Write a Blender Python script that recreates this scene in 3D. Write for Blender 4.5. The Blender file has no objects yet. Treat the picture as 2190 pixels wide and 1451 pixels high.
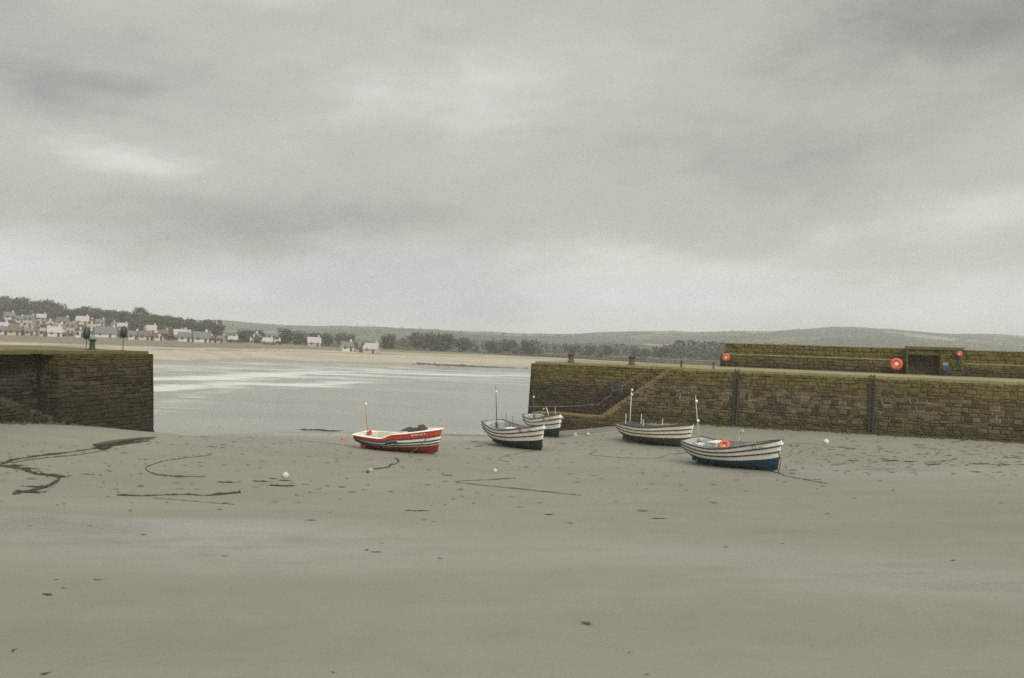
import bpy, math, random
import numpy as np
from mathutils import Vector, Matrix, noise as mnoise

random.seed(7)
sc = bpy.context.scene
R = math.radians
COL = sc.collection

# ------------------------------------------------------------------ camera
EYE = Vector((0.0, 0.0, 7.0))
FPX, CU, CV = 1947.0, 1095.0, 725.5          # focal length and centre in photograph pixels
ROLL, PITCH = R(2.06), math.atan(19.0 / FPX)
_F = Vector((0, math.cos(PITCH), math.sin(PITCH)))
_U = Vector((0, -math.sin(PITCH), math.cos(PITCH)))
_X = Vector((1, 0, 0))
_RT = _X * math.cos(ROLL) + _U * math.sin(ROLL)
_UP = _U * math.cos(ROLL) - _X * math.sin(ROLL)
cam_d = bpy.data.cameras.new("camera")
cam_d.sensor_width = 36.0
cam_d.lens = 36.0 * FPX / 2190.0
cam_d.clip_start, cam_d.clip_end = 0.1, 12000
cam = bpy.data.objects.new("camera", cam_d)
COL.objects.link(cam)
M3 = Matrix((_RT, _UP, -_F)).transposed()
cam.matrix_world = Matrix.Translation(EYE) @ M3.to_4x4()
sc.camera = cam

sc.view_settings.view_transform = 'Standard'
sc.view_settings.look = 'None'
sc.view_settings.gamma = 1.0
sc.view_settings.exposure = 0.41
sc.render.engine = 'CYCLES'
sc.cycles.use_denoising = False
sc.cycles.max_bounces = 6
sc.cycles.filter_width = 1.55
sc.cycles.volume_bounces = 1


def ray(u, v):
    d = _F * FPX + _RT * (u - CU) - _UP * (v - CV)
    return d / d.y                       # one metre of Y per unit


def at_y(u, v, Y):
    return EYE + ray(u, v) * Y


def at_z(u, v, z):
    d = ray(u, v)
    return EYE + d * ((z - EYE.z) / d.z)


# ------------------------------------------------------------------ node helper
class NT:
    def __init__(self, tree):
        self.t = tree
        self.n = tree.nodes
        self.l = tree.links

    def put(self, sock, val):
        if isinstance(val, bpy.types.NodeSocket):
            self.l.new(val, sock)
        elif val is not None:
            if isinstance(val, tuple) and len(val) == 3 and sock.type == 'RGBA':
                val = (*val, 1)
            sock.default_value = val

    def math(self, op, a, b=None, c=None, clamp=False):
        n = self.n.new('ShaderNodeMath'); n.operation = op; n.use_clamp = clamp
        self.put(n.inputs[0], a); self.put(n.inputs[1], b)
        if c is not None: self.put(n.inputs[2], c)
        return n.outputs[0]

    def vmath(self, op, a, b=None):
        n = self.n.new('ShaderNodeVectorMath'); n.operation = op
        self.put(n.inputs[0], a)
        if b is not None: self.put(n.inputs[1], b)
        return n.outputs[0]

    def sep(self, v):
        n = self.n.new('ShaderNodeSeparateXYZ'); self.put(n.inputs[0], v)
        return n.outputs

    def comb(self, x, y, z):
        n = self.n.new('ShaderNodeCombineXYZ')
        self.put(n.inputs[0], x); self.put(n.inputs[1], y); self.put(n.inputs[2], z)
        return n.outputs[0]

    def noise(self, v, scale, detail=4, rough=0.55, dist=0.0):
        n = self.n.new('ShaderNodeTexNoise')
        if v is not None: self.put(n.inputs['Vector'], v)
        n.inputs['Scale'].default_value = scale; n.inputs['Detail'].default_value = detail
        n.inputs['Roughness'].default_value = rough; n.inputs['Distortion'].default_value = dist
        return n.outputs['Fac']

    def voro(self, v, scale, feature='F1', out='Distance', rnd=1.0):
        n = self.n.new('ShaderNodeTexVoronoi'); n.feature = feature
        if v is not None: self.put(n.inputs['Vector'], v)
        n.inputs['Scale'].default_value = scale; n.inputs['Randomness'].default_value = rnd
        return n.outputs[out]

    def ramp(self, f, lo, hi, a=0.0, b=1.0):
        n = self.n.new('ShaderNodeMapRange'); n.interpolation_type = 'SMOOTHSTEP'
        self.put(n.inputs['Value'], f)
        self.put(n.inputs['From Min'], lo); self.put(n.inputs['From Max'], hi)
        self.put(n.inputs['To Min'], a); self.put(n.inputs['To Max'], b)
        return n.outputs['Result']

    def mix(self, f, a, b, mode='MIX'):
        n = self.n.new('ShaderNodeMix'); n.data_type = 'RGBA'; n.blend_type = mode
        self.put(n.inputs[0], f); self.put(n.inputs[6], a); self.put(n.inputs[7], b)
        return n.outputs[2]

    def pos(self):
        return self.n.new('ShaderNodeNewGeometry').outputs['Position']

    def attr(self, name):
        n = self.n.new('ShaderNodeAttribute'); n.attribute_name = name
        return n.outputs

    def bump(self, h, strength, dist):
        n = self.n.new('ShaderNodeBump')
        self.put(n.inputs['Height'], h); n.inputs['Strength'].default_value = strength
        n.inputs['Distance'].default_value = dist
        return n.outputs[0]


def new_mat(name):
    m = bpy.data.materials.new(name); m.use_nodes = True
    nt = NT(m.node_tree)
    b = m.node_tree.nodes['Principled BSDF']
    return m, nt, b


def simple(name, col, rough=0.6, var=0.25, scale=6.0, metal=0.0, spec=0.5, bump=0.0):
    """plain stuff with uneven tone, a bit of grime and a bit of relief"""
    m, nt, b = new_mat(name)
    tc = m.node_tree.nodes.new('ShaderNodeTexCoord').outputs['Object']
    f = nt.noise(tc, scale, 5, 0.6)
    g = nt.noise(tc, scale * 0.22, 3, 0.6)
    k = nt.math('ADD', nt.math('MULTIPLY', f, var), nt.math('MULTIPLY', g, var))
    k = nt.math('ADD', k, 1.0 - var)
    b_in = nt.mix(1.0, col, nt.comb(k, k, k), 'MULTIPLY')
    nt.put(b.inputs['Base Color'], b_in)
    nt.put(b.inputs['Roughness'], nt.ramp(f, 0.2, 0.8, max(0.05, rough - 0.12), min(1, rough + 0.12)))
    b.inputs['Metallic'].default_value = metal
    b.inputs['Specular IOR Level'].default_value = spec
    if bump: nt.put(b.inputs['Normal'], nt.bump(f, 0.6, bump))
    return m


# ------------------------------------------------------------------ world: overcast daylight
SUN_EL, SUN_AZ = R(38), R(152)                # azimuth from +Y towards +X
world = bpy.data.worlds.new("World"); sc.world = world; world.use_nodes = True
wn = NT(world.node_tree)
for n in list(wn.n): wn.n.remove(n)
wout = wn.n.new('ShaderNodeOutputWorld')
sky = wn.n.new('ShaderNodeTexSky'); sky.sky_type = 'NISHITA'; sky.sun_disc = False
sky.sun_elevation = SUN_EL; sky.sun_rotation = SUN_AZ
bg_clear = wn.n.new('ShaderNodeBackground'); bg_clear.inputs[1].default_value = 0.1
wn.l.new(sky.outputs[0], bg_clear.inputs[0])
wd = wn.n.new('ShaderNodeTexCoord').outputs['Generated']
wx, wy, wz = wn.sep(wd)
hz = wn.math('ADD', wn.math('MAXIMUM', wz, 0.0), 0.13)
plane = wn.comb(wn.math('DIVIDE', wx, hz), wn.math('DIVIDE', wy, hz), 0.0)
az0 = wn.math('ARCTAN2', wx, wy); el0 = wn.math('ARCSINE', wz)
tilt = wn.math('SUBTRACT', el0, wn.math('MULTIPLY', az0, 0.10))
q1 = wn.comb(wn.math('MULTIPLY', az0, 3.6), wn.math('MULTIPLY', tilt, 10.0), 0.0)
q2 = wn.comb(wn.math('MULTIPLY', az0, 11.0), wn.math('MULTIPLY', tilt, 27.0), 5.0)
warp = wn.noise(q1, 1.0, 6, 0.6); warp2 = wn.noise(wn.vmath('ADD', q1, (7.3, 2.1, 0.0)), 1.0, 6, 0.6)
az = wn.math('ADD', az0, wn.math('MULTIPLY', wn.math('SUBTRACT', warp, 0.5), 0.45))
el = wn.math('ADD', el0, wn.math('MULTIPLY', wn.math('SUBTRACT', warp2, 0.5), 0.12))
clump = wn.noise(q1, 1.0, 8, 0.58, 0.3)
streak = wn.noise(q2, 1.0, 7, 0.6, 0.5)


def blob(a, e, sa, se, amp):
    """one brighter or darker patch of the sky (azimuth, elevation and sizes in degrees)"""
    da = wn.math('DIVIDE', wn.math('SUBTRACT', az, R(a)), R(sa))
    de = wn.math('DIVIDE', wn.math('SUBTRACT', el, R(e)), R(se))
    q = wn.math('ADD', wn.math('MULTIPLY', da, da), wn.math('MULTIPLY', de, de))
    return wn.math('MULTIPLY', wn.math('EXPONENT', wn.math('MULTIPLY', q, -1.0)), amp)


tot = wn.math('ADD', wn.math('MULTIPLY', wn.math('SUBTRACT', clump, 0.5), 0.50),
              wn.math('MULTIPLY', wn.math('SUBTRACT', streak, 0.5), 0.20))
CLOUD_VIGNETTE_BANKS = [(-5, 15.5, 9, 3.0, .17), (-24, 10.2, 7, 1.5, .24), (8, 4.9, 12, 1.7, .22), (26, 8.4, 9, 2.0, .22),
               (-25, 14.2, 9, 2.2, -.16), (26, 18.5, 11, 4.5, -.17), (-12, 7.0, 15, 2.2, -.12), (14, 12.5, 10, 2.0, -.08),
               (-25, 5.0, 9, 2.0, -.04), (-16, 20, 8, 2.2, .08), (6, 18, 5, 3, .06), (27, 4.0, 8, 2.0, .08), (-30, 21, 9, 5, -.16), (31, 22, 8, 5, -.12)]  # the upper corner banks imitate lens vignetting, painted as darker cloud
for b_ in CLOUD_VIGNETTE_BANKS:
    tot = wn.math('ADD', tot, blob(*b_[:4], b_[4] * 1.38))
lev = wn.math('ADD', tot, 0.44, clamp=True)
c_dark, c_mid, c_lite = (0.185, 0.181, 0.156), (0.385, 0.376, 0.330), (0.635, 0.622, 0.570)
cc = wn.mix(wn.ramp(lev, 0.05, 0.45), c_dark, c_mid)
cc = wn.mix(wn.ramp(lev, 0.42, 0.95), cc, c_lite)
low = wn.ramp(el, R(0.0), R(6.5), 1.0, 0.0)       # thin pale blue gap above the hills
cc = wn.mix(wn.math('MULTIPLY', low, 0.85), cc, (0.80, 0.85, 0.86))
cc = wn.mix(blob(-8, 3.6, 8, 1.5, 0.55), cc, (0.40, 0.485, 0.53))       # a thin blue break low in the cloud
high = wn.ramp(wz, 0.38, 0.85)                    # an overcast sheet is brightest overhead
cc = wn.mix(high, cc, (1.05, 1.0, 0.93))
glow = blob(152, 38, 55, 36, 1.0)                  # the sun behind the sheet
cc = wn.mix(wn.math('MULTIPLY', glow, 0.8), cc, (1.35, 1.28, 1.15))
bg_cloud = wn.n.new('ShaderNodeBackground'); wn.l.new(cc, bg_cloud.inputs[0]); bg_cloud.inputs[1].default_value = 1.0
mx = wn.n.new('ShaderNodeMixShader')
mx.inputs[0].default_value = 0.93
wn.l.new(bg_clear.outputs[0], mx.inputs[1]); wn.l.new(bg_cloud.outputs[0], mx.inputs[2])
wn.l.new(mx.outputs[0], wout.inputs[0])

sun_d = bpy.data.lights.new("sun", 'SUN'); sun_d.energy = 1.5; sun_d.angle = R(30); sun_d.color = (1.0, 0.95, 0.86)
sun = bpy.data.objects.new("sun", sun_d); COL.objects.link(sun)
to_sun = Vector((math.sin(SUN_AZ) * math.cos(SUN_EL), math.cos(SUN_AZ) * math.cos(SUN_EL), math.sin(SUN_EL)))
sun.rotation_euler = to_sun.to_track_quat('Z', 'Y').to_euler()


# ------------------------------------------------------------------ mesh helper
class MB:
    def __init__(self):
        self.v, self.f, self.m, self.tone = [], [], [], {}

    def add(self, verts, faces, mat=0):
        o = len(self.v)
        self.v.extend([tuple(p) for p in verts])
        for f in faces:
            self.f.append([i + o for i in f]); self.m.append(mat)
        return o

    def box(self, c, s, mat=0, rz=0.0, top=1.0):
        x, y, z = s[0] / 2, s[1] / 2, s[2] / 2
        ca, sa = math.cos(rz), math.sin(rz)
        vs = []
        for dz, k in ((-z, 1.0), (z, top)):
            for dx, dy in ((-x, -y), (x, -y), (x, y), (-x, y)):
                dx *= k; dy *= k
                vs.append((c[0] + dx * ca - dy * sa, c[1] + dx * sa + dy * ca, c[2] + dz))
        self.add(vs, [(3, 2, 1, 0), (4, 5, 6, 7), (0, 1, 5, 4), (1, 2, 6, 5), (2, 3, 7, 6), (3, 0, 4, 7)], mat)

    def prism(self, pts, ext, mat=0):
        """planar polygon pts swept along vector ext"""
        n = len(pts); e = Vector(ext)
        vs = [Vector(p) for p in pts] + [Vector(p) + e for p in pts]
        fs = [tuple(range(n))[::-1], tuple(range(n, 2 * n))]
        for i in range(n):
            j = (i + 1) % n
            fs.append((i, j, n + j, n + i))
        self.add(vs, fs, mat)

    def tube(self, pts, r, n=6, mat=0, flat=1.0, cap=True):
        pts = [Vector(p) for p in pts]
        if not hasattr(r, '__len__'): r = [r] * len(pts)
        vs, prev = [], None
        for i, p in enumerate(pts):
            t = (pts[min(i + 1, len(pts) - 1)] - pts[max(i - 1, 0)]).normalized()
            up = Vector((0, 0, 1)) if abs(t.z) < 0.9 else Vector((1, 0, 0))
            a = t.cross(up).normalized(); b = a.cross(t).normalized()
            for k in range(n):
                th = 2 * math.pi * k / n
                vs.append(p + a * math.cos(th) * r[i] + b * math.sin(th) * r[i] * flat)
        fs = []
        for i in range(len(pts) - 1):
            for k in range(n):
                k2 = (k + 1) % n
                fs.append((i * n + k, i * n + k2, (i + 1) * n + k2, (i + 1) * n + k))
        if cap:
            fs.append(tuple(range(n))[::-1]); fs.append(tuple((len(pts) - 1) * n + k for k in range(n)))
        self.add(vs, fs, mat)

    def lathe(self, prof, c, n=14, mat=0, M=None):
        vs, fs = [], []
        for r, z in prof:
            for k in range(n):
                th = 2 * math.pi * k / n
                p = Vector((r * math.cos(th), r * math.sin(th), z))
                if M is not None: p = M @ p
                vs.append(p + Vector(c))
        for i in range(len(prof) - 1):
            for k in range(n):
                k2 = (k + 1) % n
                fs.append((i * n + k, i * n + k2, (i + 1) * n + k2, (i + 1) * n + k))
        fs.append(tuple(range(n))[::-1]); fs.append(tuple((len(prof) - 1) * n + k for k in range(n)))
        self.add(vs, fs, mat)

    def torus(self, c, Rr, r, n=18, m=8, mat=0, M=None):
        vs, fs = [], []
        for i in range(n):
            a = 2 * math.pi * i / n
            for k in range(m):
                b = 2 * math.pi * k / m
                p = Vector(((Rr + r * math.cos(b)) * math.cos(a), (Rr + r * math.cos(b)) * math.sin(a), r * math.sin(b)))
                if M is not None: p = M @ p
                vs.append(p + Vector(c))
        for i in range(n):
            for k in range(m):
                i2, k2 = (i + 1) % n, (k + 1) % m
                fs.append((i * m + k, i2 * m + k, i2 * m + k2, i * m + k2))
        self.add(vs, fs, mat)

    def build(self, name, mats, parent=None, smooth=False, recenter=False):
        me = bpy.data.meshes.new(name)
        me.from_pydata(self.v, [], self.f)
        if not isinstance(mats, (list, tuple)): mats = [mats]
        for m in mats: me.materials.append(m)
        me.polygons.foreach_set('material_index', self.m)
        if smooth: me.polygons.foreach_set('use_smooth', [True] * len(self.f))
        if self.tone:
            at = me.attributes.new('tone', 'FLOAT_COLOR', 'POINT')
            arr = np.zeros((len(self.v), 4), np.float32)
            for i, c in self.tone.items(): arr[i, :len(c)] = c
            at.data.foreach_set('color', arr.ravel())
        me.update()
        o = bpy.data.objects.new(name, me)
        COL.objects.link(o)
        if recenter and parent is None and self.v:
            a = np.array(self.v); c = Vector(((a[:, 0].min() + a[:, 0].max()) / 2, (a[:, 1].min() + a[:, 1].max()) / 2, a[:, 2].min()))
            me.transform(Matrix.Translation(-c)); o.location = c
        if parent is not None: o.parent = parent
        return o


def tag(o, label=None, cat=None, group=None, kind=None):
    if label: o['label'] = label
    if cat: o['category'] = cat
    if group: o['group'] = group
    if kind: o['kind'] = kind
    return o


def empty(name, loc=(0, 0, 0), rot=(0, 0, 0)):
    e = bpy.data.objects.new(name, None); e.empty_display_size = 0.5
    e.location = loc; e.rotation_euler = rot
    COL.objects.link(e)
    return e


def copy_tree(o, parent=None):
    c = o.copy(); COL.objects.link(c)
    if parent is not None: c.parent = parent
    for ch in o.children: copy_tree(ch, c)
    return c


def smooth01(a, b, x):
    t = np.clip((x - a) / (b - a), 0, 1)
    return t * t * (3 - 2 * t)


WATER_Z = -0.55
HAZE = 0.0004
# ------------------------------------------------------------------ the lines of the two harbour walls (plan)
QA = Vector((5.3, 83.5, 0)); QB = Vector((37.7, 67.0, 0))         # right quay, foot of the outer face
QD = (QB - QA).normalized()                                       # along the wall, to the right
QN = Vector((QD.y, -QD.x, 0))                                     # outwards, to the harbour
if QN.y > 0: QN = -QN
LA = Vector((-26.1, 66.0, 0)); LB = Vector((-28.9, 51.0, 0))      # left pier, foot of the outer face
LD = (LB - LA).normalized()
LN = Vector((-LD.y, LD.x, 0))
if LN.x < 0: LN = -LN
TOPZ = 5.8
BATTER = 0.075


def along(P, D, u, v, off=0.0, N=None):
    """distance along the vertical plane through P (moved by off along N) where pixel (u, v) meets it, and that z"""
    p0 = P + (N * off if N is not None else Vector((0, 0, 0)))
    d = ray(u, v)
    n2 = Vector((-D.y, D.x))
    t = ((p0.x - EYE.x) * n2.x + (p0.y - EYE.y) * n2.y) / (d.x * n2.x + d.y * n2.y)
    q = EYE + d * t
    return (q - p0).x * D.x + (q - p0).y * D.y, q.z


# ------------------------------------------------------------------ sand surface: heights from the places that rest on it
ctrl = []
def cp(x, y, z): ctrl.append((x, y, z))
for c in [(0, 4, 1.75), (-14, 6, 1.85), (14, 6, 1.8), (0, 18, 1.42), (-16, 20, 1.5), (16, 20, 1.55), (-30, 25, 1.8), (32, 25, 1.9),
          (0, 34, .95), (-18, 36, .95), (20, 36, 1.15), (-34, 42, 1.9), (40, 48, 1.6), (50, 40, 2.0), (-45, 30, 2.2)]:
    cp(*c)
for u, v, Y in [(1565, 1002, 52.5), (855, 966, 59.0), (1400, 950, 69.0), (1105, 956, 66.0), (1165, 931, 79.0)]:
    p = at_y(u, v, Y); cp(p.x, p.y, p.z)
for u, v in [(400, 934), (520, 927), (650, 921), (760, 922), (900, 928), (1010, 931)]:
    p = at_z(u, v, WATER_Z); cp(p.x, p.y, p.z)
for u, v in [(2190, 948), (2030, 939), (1870, 930), (1720, 921), (1577, 913), (1470, 907), (1400, 905)]:
    w, z = along(QA, QD, u, v); p = QA + QD * w; cp(p.x, p.y, z)
for u, v in [(0, 906), (60, 906), (130, 908), (190, 913), (250, 922), (300, 932), (325, 938)]:
    w, z = along(LA, LD, u, v); p = LA + LD * w; cp(p.x, p.y, z)
for x in (-60, -40, -20, 0): cp(x, 100, -1.3)
for x in (-5, 3): cp(x, 90, -1.0)
cp(70, 50, 1.8); cp(-60, 55, 2.0)
_C = np.array(ctrl)


def _tps(r2):
    return 0.5 * r2 * np.log(r2 + 1e-9)


def _fit():
    P = _C[:, :2] / 30.0; n = len(P)
    K = _tps(((P[:, None] - P[None]) ** 2).sum(-1)) + np.eye(n) * 0.0006
    Q = np.hstack([np.ones((n, 1)), P])
    A = np.block([[K, Q], [Q.T, np.zeros((3, 3))]])
    return np.linalg.solve(A, np.concatenate([_C[:, 2], np.zeros(3)]))


_S = _fit()
SHX = np.array([-1500, -160, -110, -95, -90, 0, 200, 1500.0]); SHY = np.array([150, 200, 225, 252, 294, 342, 420, 700.0])


def ground_z(X, Y):
    """height of sand, sea bed and far beach"""
    X = np.asarray(X, float); Y = np.asarray(Y, float)
    P = np.stack([np.clip(X, -75, 80), np.clip(Y, 0, 104)], -1) / 30.0
    r2 = ((P[..., None, :] - _C[:, :2] / 30.0) ** 2).sum(-1)
    near = (_tps(r2) * _S[:-3]).sum(-1) + _S[-3] + P[..., 0] * _S[-2] + P[..., 1] * _S[-1]
    near = np.clip(near, -1.6, 3.2)
    sea = np.full_like(near, -1.6)
    t = Y - np.interp(X, SHX, SHY)
    far = WATER_Z + t * 0.048
    far = np.where(t > 95, WATER_Z + 95 * 0.048 + (t - 95) * 0.01, far)
    far = np.maximum(far, -1.6)
    k = smooth01(84, 104, Y - 0.25 * np.clip(X, 0, 60))
    z = near * (1 - k) + sea * k
    return np.maximum(np.where(t > -40, far, z), np.where(t > -40, far, -9))


def gz(x, y): return float(ground_z(np.array([x]), np.array([y]))[0])


def on_sand(u, v, lift=0.0):
    d = ray(u, v); Y = 60.0
    lo, hi = 5.0, 110.0
    for _ in range(50):
        Y = (lo + hi) / 2
        p = EYE + d * Y
        if p.z > gz(p.x, p.y): lo = Y
        else: hi = Y
    p = EYE + d * lo
    return Vector((p.x, p.y, gz(p.x, p.y) + lift))


# ------------------------------------------------------------------ materials of the setting
def sand_material():
    m, nt, b = new_mat("wet_sand")
    P = nt.pos(); x, y, z = nt.sep(P)
    flat = nt.comb(x, y, 0.0)
    big = nt.noise(flat, 0.045, 4, 0.55, 0.3)
    band = nt.noise(nt.comb(nt.math('MULTIPLY', x, 0.05), nt.math('MULTIPLY', nt.math('ADD', y, nt.math('MULTIPLY', x, -0.16)), 0.42), 4.0), 1.0, 5, 0.55, 0.5)
    mid = nt.noise(flat, 0.6, 5, 0.6)
    fine = nt.noise(flat, 9.0, 6, 0.7)
    speck = nt.noise(flat, 45.0, 3, 0.7)
    c = nt.mix(nt.ramp(big, 0.3, 0.7), (0.146, 0.142, 0.110), (0.190, 0.186, 0.148))
    c = nt.mix(nt.math('MULTIPLY', nt.ramp(band, 0.35, 0.7), 0.45), c, (0.200, 0.199, 0.164))
    c = nt.mix(nt.math('MULTIPLY', nt.ramp(mid, 0.42, 0.70), 0.30), c, (0.125, 0.121, 0.094))
    c = nt.mix(nt.math('MULTIPLY', nt.ramp(speck, 0.58, 0.74), 0.42), c, (0.13, 0.12, 0.10))
    c = nt.mix(nt.math('MULTIPLY', nt.ramp(fine, 0.3, 0.75), 0.16), c, (0.25, 0.246, 0.205))
    # the far beach is dry and buff, with darker wrack lines and, above, rough grass
    dry = nt.ramp(y, 150.0, 230.0)
    bn = nt.noise(nt.comb(nt.math('MULTIPLY', x, 0.02), nt.math('MULTIPLY', y, 0.1), 0.0), 1.0, 5, 0.6)
    buff = nt.mix(nt.ramp(bn, 0.35, 0.65), (0.31, 0.275, 0.205), (0.385, 0.345, 0.265))
    zj = nt.math('ADD', z, nt.math('MULTIPLY', nt.math('SUBTRACT', bn, 0.5), 1.3))
    buff = nt.mix(nt.ramp(zj, 0.45, -0.2), buff, (0.24, 0.22, 0.17))
    wr = nt.math('MULTIPLY', nt.ramp(zj, 2.35, 2.5), nt.ramp(zj, 2.85, 2.65))
    buff = nt.mix(nt.math('MULTIPLY', wr, 0.6), buff, (0.10, 0.085, 0.06))
    buff = nt.mix(nt.ramp(zj, 2.9, 3.5), buff, (0.125, 0.112, 0.062))
    c = nt.mix(dry, c, buff)
    grit = nt.noise(flat, 130.0, 2, 0.6)
    c = nt.mix(nt.math('MULTIPLY', nt.ramp(grit, 0.35, 0.7), 0.30), c, (0.27, 0.266, 0.22))
    worm = nt.voro(flat, 3.3)
    worm = nt.math('MULTIPLY', nt.ramp(worm, 0.13, 0.05), nt.ramp(nt.noise(flat, 0.11, 3), 0.46, 0.60))
    worm = nt.math('MULTIPLY', worm, nt.ramp(y, 60.0, 40.0))
    c = nt.mix(nt.math('MULTIPLY', worm, 0.5), c, (0.115, 0.105, 0.08))
    BASEC = c
    # films of standing water: a smoother skin, its sky sheen also painted paler
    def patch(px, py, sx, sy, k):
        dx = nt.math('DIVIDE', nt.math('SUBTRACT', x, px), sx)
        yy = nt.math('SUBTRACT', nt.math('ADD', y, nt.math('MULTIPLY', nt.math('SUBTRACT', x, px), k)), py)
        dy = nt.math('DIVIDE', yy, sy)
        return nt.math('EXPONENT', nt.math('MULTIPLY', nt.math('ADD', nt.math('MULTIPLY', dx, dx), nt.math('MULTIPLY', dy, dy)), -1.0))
    film_sheen = nt.math('ADD', nt.math('ADD', nt.math('MULTIPLY', patch(-12, 27, 10, 4.0, 0.10), 1.3), nt.math('MULTIPLY', patch(11, 24.0, 7, 2.2, 0.28), 1.3)),
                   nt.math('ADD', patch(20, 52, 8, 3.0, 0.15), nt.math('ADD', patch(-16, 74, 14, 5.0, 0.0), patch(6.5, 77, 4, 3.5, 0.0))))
    film_sheen = nt.math('MULTIPLY', film_sheen, nt.ramp(nt.math('ADD', nt.math('MULTIPLY', band, 0.6), nt.math('MULTIPLY', mid, 0.4)), 0.36, 0.60))
    film_sheen = nt.math('MULTIPLY', film_sheen, nt.math('SUBTRACT', 1.0, dry), clamp=True)
    nt.put(b.inputs['Base Color'], nt.mix(nt.math('MULTIPLY', film_sheen, 0.72), BASEC, (0.235, 0.236, 0.208)))  # sky sheen on the wet film painted into the sand as a paler tone
    r = nt.math('ADD', 0.70, nt.math('MULTIPLY', nt.math('SUBTRACT', mid, 0.5), 0.3))
    r = nt.math('SUBTRACT', r, nt.math('MULTIPLY', film_sheen, 0.55))
    nt.put(b.inputs['Roughness'], nt.math('MAXIMUM', r, 0.12))
    nt.put(b.inputs['Specular IOR Level'], nt.math('ADD', 0.35, nt.math('MULTIPLY', film_sheen, 0.45)))
    rip = nt.noise(nt.comb(nt.math('MULTIPLY', x, 0.8), nt.math('MULTIPLY', y, 3.5), 0.0), 1.0, 4, 0.6, 0.8)
    foot = nt.voro(flat, 2.1)
    foot = nt.math('MULTIPLY', nt.ramp(foot, 0.0, 0.22, -1.0, 0.0), nt.ramp(nt.noise(flat, 0.16, 2), 0.52, 0.62))
    h = nt.math('ADD', nt.math('MULTIPLY', rip, 0.5), nt.math('MULTIPLY', fine, 0.35))
    h = nt.math('ADD', h, nt.math('MULTIPLY', foot, 0.6))
    h = nt.math('ADD', h, nt.math('MULTIPLY', speck, 0.15))
    nt.put(b.inputs['Normal'], nt.bump(h, 0.6, 0.06))
    return m


def hill_material():
    m, nt, b = new_mat("hill_country")
    P = nt.pos(); x, y, z = nt.sep(P)
    flat = nt.comb(x, y, 0.0)
    wob = nt.noise(flat, 0.004, 3)
    q = nt.vmath('ADD', flat, nt.comb(nt.math('MULTIPLY', wob, 160), nt.math('MULTIPLY', wob, -120), 0.0))
    n = nt.n.new('ShaderNodeTexVoronoi'); n.feature = 'F1'; nt.put(n.inputs['Vector'], q); n.inputs['Scale'].default_value = 0.006
    cell = nt.sep(n.outputs['Color'])[0]
    edge = nt.voro(q, 0.006, 'DISTANCE_TO_EDGE')
    c = nt.mix(nt.ramp(cell, 0.1, 0.9), (0.055, 0.06, 0.032), (0.115, 0.125, 0.06))
    c = nt.mix(nt.ramp(cell, 0.86, 0.9), c, (0.26, 0.25, 0.18))
    woods = nt.ramp(nt.noise(flat, 0.0035, 5, 0.6), 0.5, 0.6)
    c = nt.mix(woods, c, (0.036, 0.042, 0.024))
    c = nt.mix(nt.math('MULTIPLY', nt.ramp(edge, 0.06, 0.02), 0.9), c, (0.03, 0.035, 0.02))
    f = nt.noise(flat, 0.05, 6, 0.7)
    c = nt.mix(nt.math('MULTIPLY', nt.ramp(f, 0.35, 0.7), 0.5), c, (0.04, 0.042, 0.026))
    nt.put(b.inputs['Base Color'], c)
    b.inputs['Roughness'].default_value = 0.95; b.inputs['Specular IOR Level'].default_value = 0.1
    nt.put(b.inputs['Normal'], nt.bump(f, 0.8, 3.0))
    return m


def water_material():
    m, nt, b = new_mat("sea_water")
    P = nt.pos(); x, y, z = nt.sep(P)
    f1 = nt.noise(nt.comb(nt.math('MULTIPLY', x, 0.028), nt.math('MULTIPLY', nt.math('ADD', y, nt.math('MULTIPLY', x, 0.16)), 0.085), 1.0), 1.0, 6, 0.62, 0.6)
    f2 = nt.noise(nt.comb(nt.math('MULTIPLY', x, 0.09), nt.math('MULTIPLY', y, 0.22), 9.0), 1.0, 8, 0.72, 1.2)
    fa = nt.attr('foam')[2]
    rag = nt.math('ADD', nt.math('MULTIPLY', f2, 0.75), nt.math('MULTIPLY', f1, 0.45))
    fo = nt.ramp(nt.math('ADD', fa, nt.math('MULTIPLY', nt.math('SUBTRACT', rag, 0.6), 2.2)), 0.28, 0.95)
    fo = nt.math('MULTIPLY', fo, nt.ramp(fa, 0.02, 0.25))
    zone = nt.math('MULTIPLY', nt.ramp(y, 130.0, 190.0), nt.ramp(y, 345.0, 300.0))
    fo = nt.math('MAXIMUM', fo, nt.math('MULTIPLY', nt.math('MULTIPLY', zone, nt.ramp(f1, 0.46, 0.62)), nt.ramp(x, 10.0, -30.0, 0.25, 0.7)))
    c = nt.mix(nt.ramp(f1, 0.3, 0.7), (0.185, 0.195, 0.155), (0.225, 0.235, 0.19))
    c = nt.mix(nt.math('MULTIPLY', fo, 0.68), c, (0.68, 0.69, 0.665))
    nt.put(b.inputs['Base Color'], c)
    nt.put(b.inputs['Roughness'], nt.math('ADD', 0.22, nt.math('MULTIPLY', fo, 0.5)))
    b.inputs['IOR'].default_value = 1.33
    w1 = nt.noise(nt.comb(nt.math('MULTIPLY', x, 0.5), nt.math('MULTIPLY', y, 1.1), 0.0), 1.0, 5, 0.6, 0.5)
    w2 = nt.noise(nt.comb(nt.math('MULTIPLY', x, 0.06), nt.math('MULTIPLY', y, 0.25), 0.0), 1.0, 3, 0.5, 0.4)
    h = nt.math('ADD', nt.math('MULTIPLY', w1, 0.22), nt.math('MULTIPLY', w2, 0.7))
    nt.put(b.inputs['Normal'], nt.bump(h, 0.45, 0.5))
    return m


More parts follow.
